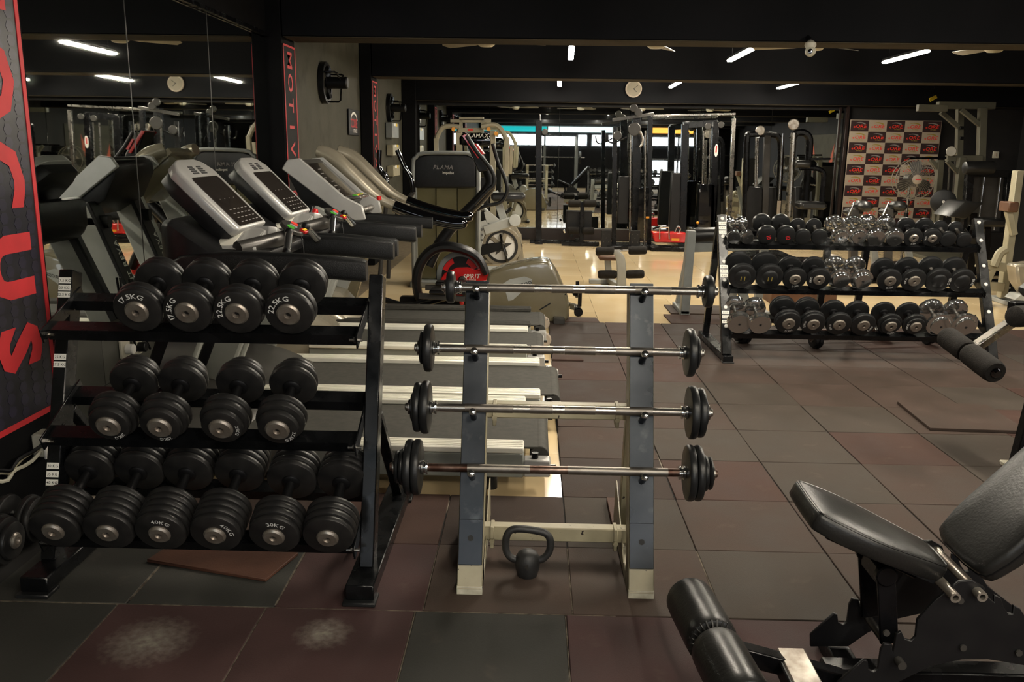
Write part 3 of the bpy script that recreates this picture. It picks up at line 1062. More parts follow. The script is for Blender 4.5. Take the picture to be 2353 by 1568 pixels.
def chrome_db(label, group, r, step, handle=.12):
    t = thing('dumbbell', label, 'dumbbell', (0, 0, 0), group, world=False)
    k = ('ch', r, step)
    if k not in PLATE_ME:
        if step:
            pr = [(0, .003), (.008, .003), (.01, 0), (r*.72, 0), (r*.76, .004), (r*.76, .02), (r*.8, .024), (r, .026), (r, .05), (r*.92, .056), (r*.9, .062), (r*.5, .07), (0, .07)]
        else:
            pr = [(0, .003), (.008, .003), (.01, 0), (r*.93, 0), (r, .006), (r, .024), (r*.95, .028), (r*.95, .034), (r, .038), (r, .052), (r*.85, .06), (r*.5, .068), (0, .068)]
        PLATE_ME[k] = mesh_of(MB().lathe(pr, (0, 0, 0), (0, 1, 0), 28), 'head', 'chrome')
        PLATE_ME[k, 'h'] = mesh_of(MB().lathe([(.012, 0), (.014, .02), (.016, handle/2), (.014, handle-.02), (.012, handle)], (0, 0, 0), (0, 1, 0), 16), 'handle', 'chrome_dull')
        PLATE_ME[k, 'p'] = mesh_of(MB().lathe([(0, -.0008), (.007, -.0008), (.007, .002)], (0, 0, 0), (0, 1, 0), 10), 'screw', 'ink')
    inst('head', PLATE_ME[k], t)
    inst('head', PLATE_ME[k], t, (0, .137+handle, 0), (0, 0, PI))
    inst('handle', PLATE_ME[k, 'h'], t, (0, .068, 0))
    inst('screw', PLATE_ME[k, 'p'], t)
    return t


def puck(label, group, r, th, mark=None, mm='red_print', boss=0, hm='black_matte', handle=.12):
    t = thing('dumbbell', label, 'dumbbell', (0, 0, 0), group, world=False)
    k = ('pk', r, th, boss)
    if k not in PLATE_ME:
        pr = plate_prof(r, th, .014)
        if boss:
            pr = [(0, -.012), (boss-.01, -.012), (boss, -.006), (boss+.006, 0)] + pr[1:]
        PLATE_ME[k] = mesh_of(MB().lathe(pr, (0, 0, 0), (0, 1, 0), 28), 'head', 'rubber')
    kh = ('pkh', hm)
    if kh not in PLATE_ME:
        PLATE_ME[kh] = mesh_of(MB().lathe([(.018, 0), (.014, .012), (.016, handle/2), (.014, handle-.012), (.018, handle)], (0, 0, 0), (0, 1, 0), 16), 'handle', hm)
    inst('head', PLATE_ME[k], t)
    inst('head', PLATE_ME[k], t, (0, 2*th+handle, 0), (0, 0, PI))
    inst('handle', PLATE_ME[kh], t, (0, th, 0))
    if mark:
        o = bpy.data.objects.new('weight_mark', mesh_of(mark, 'weight_mark', mm))
        col.objects.link(o)
        o.parent = t
    return t


G2 = 'dumbbells on the far rack'
K = .00337
rows = [
    [(1686, 30, 'c'), (1716, 30, 'c'), (1761, 42, 'r'), (1805, 42, 'r'), (1844, 36, 's'), (1882, 36, 's'), (1931, 41, 't'), (1972, 41, 't'), (2012, 40, 'c'),
     (2055, 40, 'c'), (2097, 42, 'k'), (2140, 42, 'k'), (2178, 36, 's'), (2215, 34, 's')],
    [(1704, 60, 'b'), (1766, 60, 'b'), (1825, 52, 'k'), (1880, 52, 'k'), (1931, 48, 't'), (1981, 48, 't'), (2043, 52, 'k'), (2098, 54, 'k'), (2154, 57, 'd'), (2208, 56, 'd')],
    [(1697, 50, 'c'), (1745, 48, 'c'), (1809, 57, 'K'), (1866, 55, 'K'), (1925, 55, 'k'), (1981, 54, 'k'), (2044, 52, 'q'), (2101, 52, 'q'), (2158, 55, 't'), (2215, 55, 't')]]
kinds = {'c': 'chrome', 't': 'stepped chrome', 'r': 'round black dumbbell with a red number', 's': 'small black', 'k': 'black steel-capped', 'K': 'thick black steel-capped',
         'b': 'large black bossed', 'd': 'black disc', 'q': 'stepped black steel-capped'}
ln = {0: 'top', 1: 'middle', 2: 'bottom'}
for j, row in enumerate(rows):
    p0 = sh2[j]
    for i, (px, dpx, kd) in enumerate(row):
        r = dpx*K/2
        nm = kinds[kd] if kd != 'r' else 'round black red-numbered'
        lb = '%s dumbbell, %s from left on the far rack %s shelf' % (nm, ORD[i], ln[j])
        s1 = .035
        if kd in 'ct':
            t = chrome_db(lb, G2, round(r, 4), kd == 't')
        elif kd == 'r':
            t = puck(lb, G2, round(r, 4), .06, MB().text('10', .045, (0, -.0012, -.016), V((.35, 0, -.94)), V((.94, 0, .35))), hm='black_matte')
        elif kd == 's':
            t = puck(lb, G2, round(r, 4), .045, hm='chrome_dull')
        elif kd == 'b':
            mk = MB().text('11', .05, (0, -.0135, -.02), (1, 0, 0), (0, 0, 1), gap=.4)
            t = puck(lb, G2, round(r, 4), .05, mk, 'gold_print', boss=.055)
        elif kd == 'd':
            mk = MB().text('8KG', .026, (0, -.0012, 0), (1, 0, 0), (0, 0, 1), arc=(.068, 0))
            t = puck(lb, G2, round(r, 4), .045, mk, 'mark_white', boss=.05, hm='chrome_dull')
        else:
            fp = {'k': [(r, .04)], 'K': [(r*.96, .03), (r, .03)], 'q': [(r*.78, .02), (r, .03)]}[kd]
            mk = MB().text({'k': '10KG', 'K': '20KG', 'q': '15KG'}[kd] if j else '5KG', .02 if j else .016, (0, -.0012, 0), (1, 0, 0), (0, 0, 1), arc=(r*.62, math.radians((200, -30, -80, 180)[i % 4])))
            t = dumbbell(lb, G2, [(round(a, 4), b) for a, b in fp], round(r*.48, 4), .12, mat='rubber', mark=mk)
            s1 = .03
        X = at(px, {0: 538, 1: 627, 2: 740}[j], p0[0]-.03).x
        put(t, X, p0, tl2, r, s1)


# ------------------------------------------------------------------ barbells
def barbell(label, group, length, sets, mat='bar_steel', r=.0145, knurls=(), name='barbell'):
    """axis +x, centred; sets = [(radius, thickness)] outwards from the collar"""
    t = thing(name, label, 'barbell', (0, 0, 0), group, world=False)
    h = length/2
    tot = sum(b for a, b in sets)
    part('bar', mat, t, MB().cyl((-h-tot-.02, 0, 0), (h+tot+.02, 0, 0), r, n=20, ch=.003))
    for a, b in knurls:
        part('knurling', 'knurl', t, MB().lathe([(r-.002, 0), (r+.0008, .001), (r+.0008, b-a-.001), (r-.002, b-a)], (a, 0, 0), (1, 0, 0), 20))
    for s in (-1, 1):
        part('collar', 'chrome', t, MB().lathe([(r-.001, 0), (r+.009, 0), (r+.01, .006), (r+.005, .009), (r+.005, .013), (r+.01, .016), (r+.01, .022), (r-.001, .024)], (s*(h-.024), 0, 0), (s, 0, 0), 20))
        x = h
        for a, b in sets:
            part('plate', 'rubber', t, MB().lathe([(r-.001, 0), (a-.014, 0), (a-.004, .002), (a, .008), (a, b-.008), (a-.004, b-.002), (a-.014, b), (r-.001, b)], (s*x, 0, 0), (s, 0, 0), 36))
            x += b
        part('end_cap', 'chrome_dull', t, MB().lathe([(r-.001, 0), (r+.012, 0), (r+.012, .008), (0, .014)], (s*x, 0, 0), (s, 0, 0), 18))
    return t


# the stand: two leaning columns with pegs
br = thing('barbell_rack', 'leaning two-column barbell stand with worn cream frame and steel-faced columns', 'rack', (.1, 2.95, 0))
SL = (3.1-2.75)/(1.04-.1)
ct = V((0, SL, 1)).normalized()
cn = V((0, -1, SL)).normalized()
barz = [1.018, .810, .612, .415]
for X in (-.195, .397):
    def cp(z, d=0, X=X):
        return V((X, 2.75+SL*(z-.1), z)) + cn*d
    part('column', 'beige_paint', br, MB().bar(cp(.02, -.043), cp(1.035, -.043), .088, .08, .003, up=cn))
    part('face_plate', 'blue_steel', br, MB().bar(cp(.195, .001), cp(1.04, .001), .084, .008, .0015, up=cn))
    lp = part('lower_plate', 'blue_steel', br, MB().bar(cp(.1, .0035), cp(.245, .0035), .083, .009, .0015, up=cn))
    hc = cp(.185, .0082)
    part('hole', 'ink', lp, MB().lathe([(0, 0), (.0105, 0), (.0105, .0008), (0, .0008)], hc, cn, 16))
    part('base', 'beige_chip', br, MB().box((X, 3.02, .024), (.088, .57, .046), .004))
    part('toe', 'beige_chip', br, MB().prism([(2.725, 0), (2.725, .028), (2.75, .045), (2.765, .1), (2.84, .1), (2.84, 0)], (X-.044, 0, 0), (0, 1, 0), (0, 0, 1), .088))
    part('rear_post', 'beige_paint', br, MB().bar((X, 3.24, .04), (X, 3.12, .86), .06, .05, .003, up=(0, 1, 0)))
    for sx in (-.045, .041):
        part('gusset', 'beige_paint', br, MB().prism([(2.9, .045), (3.3, .045), (3.26, .22), (3.24, .22)], (X+sx, 0, 0), (0, 1, 0), (0, 0, 1), .004))
    for bz in barz:
        b0 = cp(bz-.036, .002)
        dr = V((0, -1, .58)).normalized()
        pg = part('peg', 'black_steel', br, MB().cyl(b0-dr*.01, b0+dr*.088, .0115, n=14))
        part('peg_tip', 'chrome', pg, MB().lathe([(0, 0), (.0125, 0), (.0135, .006), (.012, .013), (.006, .017), (0, .018)], b0+dr*.086, dr, 16))
for z0, z1, y in ((.52, .575, 3.13), (.075, .13, 3.02)):
    cb = part('crossbar', 'beige_paint', br, MB().box((.1, y, (z0+z1)/2), (.6, .05, z1-z0), .004))
    for X in (-.13, .33):
        part('flange', 'beige_paint', cb, MB().box((X, y-.002, (z0+z1)/2-.012), (.014, .07, .085), .002))
        part('bolt', 'beige_paint', cb, MB().cyl((X, y-.045, z0+.005), (X, y-.03, z0+.005), .01, n=6))
GB = 'barbells on the leaning stand'
kn = ((-.33, -.16), (-.1, -.02), (.02, .13), (.2, .33))
specs = [('fixed barbell with small plates on the top pegs of the stand', (-.275, .617), [(.058, .03)], 'bar_steel', 3.068),
         ('fixed barbell with one medium plate each side on the second pegs', (-.347, .55), [(.086, .03), (.06, .016)], 'bar_steel', 2.99),
         ('fixed barbell with paired plates on the third pegs of the stand', (-.35, .556), [(.094, .03), (.088, .026), (.05, .012)], 'bar_steel', 2.916),
         ('rusty fixed barbell with stacked plates on the lowest pegs', (-.374, .547), [(.098, .028), (.097, .027), (.064, .02), (.058, .016)], 'bar_rust', 2.843)]
for k, (lb, (xa, xb), st, mt, y) in enumerate(specs):
    t = barbell(lb, GB, xb-xa, st, mt, knurls=kn if k < 3 else ((-.3, -.08), (.05, .4)))
    t.location = ((xa+xb)/2, y+.004, barz[k]+.002)
    t.rotation_euler = (k*.7, .0, 0)
# barbells on the floor under the far rack
for k, (p, q, lb) in enumerate(((V((2.28, 6.72, 0)), V((3.2, 6.93, 0)), 'barbell lying on the floor under the far rack, the nearer'),
                                (V((1.76, 6.87, 0)), V((2.86, 7.07, 0)), 'barbell lying on the floor under the far rack, the farther'))):
    t = barbell(lb, 'barbells on the floor under the far rack', (q-p).length, [(.076, .035), (.07, .03)] if k == 0 else [(.084, .04), (.084, .04), (.07, .03)], 'bar_rust')
    t.location = (p+q)/2+V((0, 0, .076 if k == 0 else .084))
    t.rotation_euler = (0, 0, math.atan2((q-p).y, (q-p).x))

# ------------------------------------------------------------------ kettlebell
t = thing('kettlebell', 'small black cast iron kettlebell on the floor between the stand feet', 'kettlebell', (.004, 2.875, 0))
kc = V((.004, 2.875, 0))
part('body', 'iron', t, MB().lathe([(0, 0), (.034, 0), (.037, .004), (.039, .014), (.043, .028), (.0455, .05), (.043, .072), (.034, .088), (.02, .097), (0, .1)], kc, (0, 0, 1), 28))
hp = [(-.03, .058), (-.058, .066), (-.076, .09), (-.08, .125), (-.074, .158), (-.058, .176), (-.03, .18), (.0, .178), (.035, .173), (.062, .165), (.078, .146), (.081, .115), (.074, .088), (.055, .066), (.03, .058)]
part('handle', 'iron', t, MB().tube(smooth_path([kc+V((a, 0, b)) for a, b in hp], 3), .0135, 10))
part('number', 'gunmetal', t, MB().text('4', .035, kc+V((-.004, -.0468, .042)), (1, 0, 0), (0, -.12, 1)))

# ------------------------------------------------------------------ loose mats on the floor
def loose(label, pts, z=.001, h=.012, mat='mat_brown', name='loose_mat', cat='mat'):
    return solo(name, mat, MB().prism([(a, b) for a, b in pts], (0, 0, z), (1, 0, 0), (0, 1, 0), h), label, cat, bev=.002)


loose('loose terracotta rubber mat lying askew under the near dumbbell rack', [(-1.40, 2.90), (-.92, 2.775), (-.86, 2.985), (-1.35, 3.08)], mat='mat_terracotta')
loose('loose dark mat with raised edge lying at the right of the floor', [(2.24, 4.66), (2.77, 4.64), (2.8, 5.15), (2.27, 5.18)], h=.017, mat='mat_brown')
loose('short terracotta rubber offcut behind the stand right column', [(.345, 3.28), (.42, 3.28), (.415, 3.55), (.345, 3.55)], h=.025, mat='mat_terracotta')
loose('brown mat under the grey bench foot, the nearer of two', [(1.26, 7.63), (1.9, 7.63), (1.9, 8.06), (1.25, 8.06)], z=ZC, mat='mat_red')
loose('brown mat under the grey bench foot, the farther of two', [(1.33, 8.12), (1.95, 8.12), (1.95, 8.58), (1.33, 8.58)], z=ZC, mat='mat_dim')
loose('small brown mat offcut beside the beige cross trainer', [(.2, 7.62), (.62, 7.62), (.6, 7.83), (.2, 7.83)], z=ZC, mat='mat_red')
loose('brown rubber mat corner sticking out by the treadmill ends', [(.16, 6.13), (.39, 6.13), (.33, 6.34), (.16, 6.34)], mat='mat_red')
# ================================================================== treadmills (heads towards the side mirror)
def tread_base(t, y, w_, xr, rail='alu', skirt='post_grey', xf=-1.5):
    """deck: rails, belt, roller, brackets; y centre, w_ half width, xr rear end"""
    for s in (-1, 1):
        yy = y+s*(w_-.055)
        rl = part('side_rail', rail, t, MB().box(((xf+xr)/2, yy, .19), (xr-xf, .11, .03), .006))
        for k in range(4):
            part('rib', rail, rl, MB().box(((xf+xr)/2, yy-.036+.024*k, .206), (xr-xf-.01, .012, .004), .001))
        part('rail_skirt', skirt, t, MB().box(((xf+xr)/2, y+s*(w_-.03), .115), (xr-xf, .04, .115), .006))
        part('end_bracket', 'silver_plastic', t, MB().box((xr+.06, y+s*(w_-.05), .1), (.12, .075, .08), .006))
        part('adjuster_bolt', 'black_steel', t, MB().cyl((xr+.1, y+s*(w_-.05), .1), (xr+.145, y+s*(w_-.05), .1), .011, n=6))
        part('cap_bolt', 'black_steel', t, MB().cyl((xr+.05, y+s*(w_-.05), .13), (xr+.05, y+s*(w_-.05), .165), .016, n=10))
        part('foot', 'black_matte', t, MB().cyl((xr-.15, y+s*(w_-.06), ZC), (xr-.15, y+s*(w_-.06), .06), .03, n=12))
    part('belt', 'belt', t, MB().box(((xf+xr)/2+.03, y, .17), (xr-xf+.1, 2*w_-.2, .012), .003))
    part('roller', 'belt', t, MB().cyl((xr+.07, y-w_+.1, .132), (xr+.07, y+w_-.1, .132), .045, n=24, ch=.003))
    part('frame_tube', 'black_matte', t, MB().box(((xf+xr)/2, y, .11), (xr-xf-.1, 2*w_-.3, .06)))
    part('foot', 'black_matte', t, MB().box((xf-.2, y, .03), (.12, 2*w_-.1, .085), .005))


def hood(t, y, w_, mat, xf=-1.95, xr=-1.42, h=.3):
    lo = []
    for x, z, ww in ((xf, .14, w_*.85), (xf+.04, .26, w_*.95), (xf+.2, h, w_), (xr-.14, h*.85, w_), (xr, .2, w_*.98), (xr+.06, .175, w_*.9)):
        lo.append([V((x, y+a, b)) for a, b in ((-ww, .06), (-ww, z*.8), (-ww*.9, z), (ww*.9, z), (ww, z*.8), (ww, .06))])
    part('motor_hood', mat, t, MB().loft(lo), bev=.008)


def tread_ab(y, label, clip):
    t = thing('treadmill', label, 'treadmill', (-1, y, 0), 'treadmills facing the side mirror')
    w_ = .415
    xr = -.02 if y < 4.5 else .06
    tread_base(t, y, w_, xr)
    hood(t, y, w_-.03, 'gunmetal')
    for s in (-1, 1):
        yy = y+s*.37
        # leaning post: light outer cover, dark front strip
        p0, p1 = V((-1.77, yy, .1)), V((-1.4, yy, .98))
        ps = part('post', 'post_grey', t, MB().bar(p0, p1, .06, .15, .012, up=(1, 0, -.42)))
        part('post_trim', 'black_matte', ps, MB().bar(p0+V((-.075, 0, .03)), p1+V((-.075, 0, .03)), .07, .06, .01, up=(1, 0, -.38)))
        d = (p1-p0).normalized()
        nrm = V((-1, 0, .386)).normalized()
        # handrail arm
        part('arm', 'grip', t, MB().loft([[V((x, yy+a*k, z+b*k)) for a, b in rr(.07, .1, .022, 3)] for x, z, k in
                                          ((-1.55, .985, .7), (-1.52, .99, 1), (-1.3, 1.01, 1.02), (-1.0, 1.005, 1), (-.73, .985, .98), (-.715, .984, .85))]))
        # heart rate grip
        g0 = V((-1.12, y+s*.12, 1.12))
        part('pulse_grip', 'chrome', t, MB().cyl(g0+V((.01, s*.03, .0)), g0+V((.03, s*.15, -.07)), .017, n=14, ch=.003))
        part('grip_cap', 'black_matte', t, MB().ball(g0+V((.008, s*.025, .002)), .022, 10).ball(g0+V((.031, s*.155, -.073)), .02, 10))
    # dark shell under the console
    lo = []
    for x, zt, zb, hw in ((-1.65, 1.12, 1.05, .2), (-1.635, 1.18, .99, .3), (-1.58, 1.19, .94, .36), (-1.48, 1.13, .92, .385), (-1.37, 1.06, .93, .39), (-1.25, 1.055, .99, .38), (-1.17, 1.05, 1.0, .36)):
        lo.append([V((x, y+a, b)) for a, b in ((-hw*.8, zb), (-hw, zb+.03), (-hw, zt-.02), (-hw*.85, zt), (hw*.85, zt), (hw, zt-.02), (hw, zb+.03), (hw*.8, zb))])
    part('console_shell', 'dark_plastic', t, MB().loft(lo), bev=.012, seg=2)
    # trays either side of the display
    for s in (-1, 1):
        tr = part('tray', 'silver_plastic', t, MB().prism([(-.12, -.1), (-.09, -.13), (.07, -.13), (.1, -.1), (.09, .1), (.06, .125), (-.06, .125), (-.09, .1)], (-1.33, y+s*.15, 1.03), (1, 0, 0), (0, 1, -s*.3), .07), bev=.006, seg=2)
        nt_ = V((0, s*.3, 1)).normalized()
        for dx, mt in ((-.045, 'alu'), (.045, 'silver_plastic')):
            part('tray_well', mt, tr, MB().prism(rr(.075, .19, .02, 3), V((-1.33+dx, y+s*.15, 1.03))+nt_*.0695, (1, 0, 0), (0, 1, -s*.3), .003))
    # upright display
    up = V((-.285, 0, .285)).normalized()
    nr = V((.285, 0, .285)).normalized()
    c = V((-1.475, y, 1.285))
    lo = []
    for a, hw, th in ((-.215, .2, .03), (-.2, .215, .04), (.05, .225, .045), (.15, .22, .05), (.195, .17, .045), (.215, .1, .035)):
        q = c+up*a
        lo.append([q+V((0, sy*hw*k, 0))+nr*(z) for sy, k, z in ((-1, 1, -.042), (-1, 1, -.004), (-1, .93, .006), (1, .93, .006), (1, 1, -.004), (1, 1, -.042))])
    dp = part('display', 'silver_plastic', t, MB().loft(lo), bev=.004)
    part('display_back', 'dark_plastic', dp, MB().loft([[c+up*a+V((0, sy*hw, 0))+nr*z for sy, z in ((-1, -.04), (1, -.04), (.92, -.11), (-.92, -.11))] for a, hw in ((-.21, .2), (-.1, .22), (.1, .222), (.19, .168))]), bev=.012, seg=2)
    part('screen', 'screen', dp, MB().prism([(-.165, -.2), (.165, -.2), (.165, .085), (.15, .1), (-.15, .1), (-.165, .085)], c+nr*.0065, (0, 1, 0), up, .003))
    for i in range(2):
        for j in range(4):
            part('vent_slot', 'ink', dp, MB().box(c+up*(.125+.012*0+.013*j)+V((0, -.05+.1*i, 0))+nr*.0065, (.004, .066-.005*j, .008), 0, Matrix((nr, V((0, 1, 0)), up)).transposed()))
    km = MB()
    for i in range(5):
        for j in range(4):
            km.box(c+up*(-.18+.025*j)+V((0, -.09+.052*i, 0))+nr*.0098, (.001, .026, .004), 0, Matrix((nr, V((0, 1, 0)), up)).transposed())
    for i in range(4):
        km.box(c+up*(-.04)+V((0, -.09+.06*i, 0))+nr*.0098, (.001, .008, .003), 0, Matrix((nr, V((0, 1, 0)), up)).transposed())
    part('key_legend', 'grey_print', dp, km)
    # front keypad on its crossbar
    part('crossbar', 'gunmetal', t, MB().tube([V((-1.3, y-.3, 1.06)), V((-1.2, y-.16, 1.08)), V((-1.15, y, 1.09)), V((-1.2, y+.16, 1.08)), V((-1.3, y+.3, 1.06))], .035, 10))
    kp = part('keypad', 'gunmetal', t, MB().prism([(.06*math.cos(a), .085*math.sin(a)) for a in [2*PI*i/24 for i in range(24)]], (-1.14, y, 1.12), (.86, 0, -.5), (0, 1, 0), .02), bev=.004)
    for mt, dy, dx in (('green_btn', -.05, .0), ('orange_red', .05, -.01)):
        part('button', mt, kp, MB().prism([(.018*math.cos(a), .026*math.sin(a)) for a in [2*PI*i/16 for i in range(16)]], (-1.13+dx, y+dy, 1.137-dx*.58), (.86, 0, -.5), (0, 1, 0), .004))
    part('button', 'grey_print', kp, MB().box((-1.13, y, 1.139), (.035, .03, .004), .001, Matrix.Rotation(.52, 3, 'Y')))
    part('safety_key', 'red_plastic', kp, MB().box((-1.085, y+.01, 1.114), (.035, .05, .015), .004, Matrix.Rotation(.52, 3, 'Y')))
    part('key_sticker', 'yellow', kp, MB().box((-1.08, y+.01, 1.121), (.012, .05, .003), 0, Matrix.Rotation(.52, 3, 'Y')))
    cl = smooth_path([V((-1.1, y, 1.12)), V((-1.08, y-.02, 1.0)), V((-1.1, y-.03, .88)), V((-1.12, y-.05, .8))], 4)
    part('safety_cord', 'ink', kp, MB().tube(cl, .003, 5))
    if clip:
        part('clip', 'red_plastic', t, MB().lathe([(0, -.03), (.018, -.025), (.02, .02), (.012, .035), (0, .037)], (-1.3, y+.2, 1.11), (.3, 0, 1), 10))
    return t


tread_ab(4.08, 'black and silver treadmill nearest the camera, just behind the near dumbbell rack', False)
tread_ab(4.955, 'black and silver treadmill with a red clip, second from the camera', True)

# third treadmill: silver side plates
y = 6.02
t = thing('treadmill', 'silver framed treadmill with flat side plates, third from the camera', 'treadmill', (-1, y, 0), 'treadmills facing the side mirror')
tread_base(t, y, .37, -.02, 'alu', 'post_grey')
hood(t, y, .35, 'beige_silver', h=.36)
for s in (-1, 1):
    yy = y+s*.31
    p0, p1 = V((-1.72, yy, .15)), V((-1.36, yy, 1.1))
    ps = part('post', 'light_frame', t, MB().bar(p0, p1, .06, .16, .01, up=(1, 0, -.37)))
    d = (p1-p0).normalized()
    nrm = V((-1, 0, .379)).normalized()
    part('post_trim', 'black_matte', ps, MB().bar(p0+nrm*.085, p1+nrm*.085, .14, .03, .006, up=(1, 0, -.37)))
    part('lettering', 'label_white', ps, MB().text('SPRINT REVA', .07, (p0+p1)/2+nrm*.1012+V((0, .055, 0)), d, V((0, -1, 0)), gap=.12))
    pl = [(-1.64, 1.36), (-1.6, 1.42), (-1.52, 1.43), (-1.24, 1.19), (-1.12, 1.13), (-1.1, 1.04), (-1.17, 1.03), (-1.31, 1.11)]
    part('side_plate', 'silver_plastic', t, MB().slab([V((a, yy-.018, b)) for a, b in pl], .036), bev=.006)
    part('arm', 'grip', t, MB().loft([[V((x, yy+a, z+b)) for a, b in rr(.06, .085, .02, 3)] for x, z in ((-1.55, 1.0), (-1.3, 1.0), (-.75, .97), (-.73, .97))]))
up = V((-.3, 0, .27)).normalized()
nr = V((.27, 0, .3)).normalized()
c = V((-1.4, y, 1.27))
part('display_back', 'black_matte', t, MB().loft([[c+up*a+V((0, sy*.3, 0))+nr*z for sy, z in ((-1, -.02), (1, -.02), (1, -.02-q), (-1, -.02-q))] for a, q in ((-.22, .12), (0, .16), (.18, .09), (.22, .04))]), bev=.015, seg=2)
dp = part('display', 'gunmetal', t, MB().box(c, (.04, .58, .42), .01, Matrix((nr, V((0, 1, 0)), up)).transposed()))
part('screen', 'screen', dp, MB().box(c+nr*.021, (.004, .5, .32), .001, Matrix((nr, V((0, 1, 0)), up)).transposed()))
for k in range(6):
    part('key_legend', 'grey_print', dp, MB().box(c+nr*.0245+up*(-.1+.04*k)+V((0, -.15+.05*(k % 3), 0)), (.001, .08, .005), 0, Matrix((nr, V((0, 1, 0)), up)).transposed()))
part('crossbar', 'chrome_dull', t, MB().cyl((-1.17, y-.29, 1.08), (-1.17, y+.29, 1.08), .02, n=14))
part('button_strip', 'chrome_dull', t, MB().box((-1.22, y+.05, 1.17), (.1, .3, .02), .005))
for k in range(5):
    part('button', ['green_btn', 'yellow', 'orange_red'][k % 3], t, MB().box((-1.22, y-.05+.05*k, 1.182), (.03, .03, .008), .002))
part('stop_button', 'red_plastic', t, MB().cyl((-1.12, y+.31, 1.13), (-1.12, y+.31, 1.16), .018, n=12))

# fourth treadmill: beige with sweeping black handrails
y = 6.85
t = thing('treadmill', 'beige treadmill with long sweeping black handrails, fourth from the camera', 'treadmill', (-1, y, 0), 'treadmills facing the side mirror')
tread_base(t, y, .37, .0, 'belt', 'post_grey')
hood(t, y, .36, 'beige_silver', h=.4)
for s in (-1, 1):
    yy = y+s*.33
    part('post', 'light_frame', t, MB().bar((-1.72, yy, .15), (-1.33, yy, 1.1), .06, .17, .012, up=(1, 0, -.37)))
    pth = smooth_path([V((-1.6, yy*.0+y+s*.3, 1.47)), V((-1.48, yy, 1.42)), V((-1.33, yy, 1.28)), V((-1.17, yy, 1.14)), V((-1.0, yy, 1.06))], 4)
    part('side_arch', 'beige_silver', t, MB().tube(pth, [.035+.025*math.sin(PI*min(1, (i+3)/len(pth))) for i in range(len(pth))], 10))
    pth = smooth_path([V((-1.04, yy, 1.075)), V((-.92, yy, 1.03)), V((-.76, yy, .985)), V((-.6, yy, .955)), V((-.53, yy, .955))], 4)
    gp = part('handrail', 'gloss_black', t, MB().tube(pth, .046, 12))
    part('end_plug', 'gloss_black', gp, MB().ball((-.53, yy, .955), .043, 12))
    part('wheel', 'cream_print', t, MB().cyl((.1, yy-.02, .07), (.1, yy+.02, .07), .06, n=20, ch=.008))
up = V((-.34, 0, .33)).normalized()
nr = V((.33, 0, .34)).normalized()
c = V((-1.42, y, 1.3))
dp = part('display', 'beige_silver', t, MB().loft([[c+up*a+V((0, sy*hw, 0))+nr*z for sy, z in ((-1, -.03), (-1, .02), (1, .02), (1, -.03))] for a, hw in ((-.24, .27), (-.1, .26), (.14, .24), (.24, .2))]), bev=.01, seg=2)
part('screen', 'gunmetal', dp, MB().box(c+nr*.0215+up*.02, (.004, .3, .36), .001, Matrix((nr, V((0, 1, 0)), up)).transposed()))
for k in range(5):
    part('window', 'screen', dp, MB().box(c+nr*.0245+up*(.13-.06*k)+V((0, -.05 if k % 2 else .06, 0)), (.002, .09, .04), 0, Matrix((nr, V((0, 1, 0)), up)).transposed()))
part('display_back', 'olive_shell', dp, MB().loft([[c+up*a+V((0, sy*hw, 0))+nr*z for sy, z in ((-1, -.03), (1, -.03), (.7, -.14), (-.7, -.14))] for a, hw in ((-.22, .26), (0, .27), (.22, .2))]), bev=.03, seg=2)
part('tray', 'beige_silver', t, MB().prism([(-.12, -.2), (.1, -.24), (.12, .24), (-.12, .2)], (-1.12, y, 1.07), (1, 0, -.3), (0, 1, 0), .02), bev=.005)
part('cup_holder', 'chrome_dull', t, MB().cyl((-1.15, y-.17, 1.09), (-1.15, y-.17, 1.1), .05, n=18).cyl((-1.15, y+.17, 1.09), (-1.15, y+.17, 1.1), .05, n=18))

# ================================================================== beige cross trainer (rear housing towards the room)
Y0, Y1 = 7.62, 7.98
t = thing('cross_trainer', 'beige cross trainer with bulky rear drive housing and black swing arms', 'cross trainer', (-.4, 7.8, 0), 'elliptical trainers behind the treadmills')
pts = [(1112, 735), (1112, 660), (1122, 628), (1160, 612), (1215, 600), (1246, 597), (1262, 599), (1282, 628), (1303, 676), (1309, 700), (1309, 728), (1300, 742)]
lo = []
for yy, k in ((Y0, .93), (Y0+.03, .98), (Y0+.1, 1), (Y1-.1, 1), (Y1-.03, .98), (Y1, .93)):
    l = []
    for p in pts:
        q = at(*p, 7.68)
        l.append(V((-.04+(q.x+.04)*k, yy, max(ZC, .27+(q.z-.27)*k))))
    lo.append(l)
part('housing', 'olive_shell', t, MB().loft(lo), bev=.012, seg=2)
lg = part('logo_plate', 'light_frame', t, MB().slab([at(a, b, Y0-.003) for a, b in ((1156, 652), (1172, 642), (1205, 636), (1223, 642), (1222, 655), (1203, 668), (1178, 690), (1168, 692))], .004))
part('lettering', 'ink', lg, MB().text('CROSS', .042, at(1206, 657, Y0-.006), V((1, 0, .3)), V((-.15, 0, 1)), shear=.2))
part('seam', 'black_matte', t, MB().bar(at(1240, 712, Y0-.002), at(1300, 676, Y0+.01), .006, .012, 0))
part('base_rail', 'gunmetal', t, MB().box((-.95, 7.8, .04), (1.7, .09, .09), .008).box((-1.75, 7.8, .03), (.09, .6, .07), .008).box((.25, 7.8, .02), (.1, .6, .05), .006))
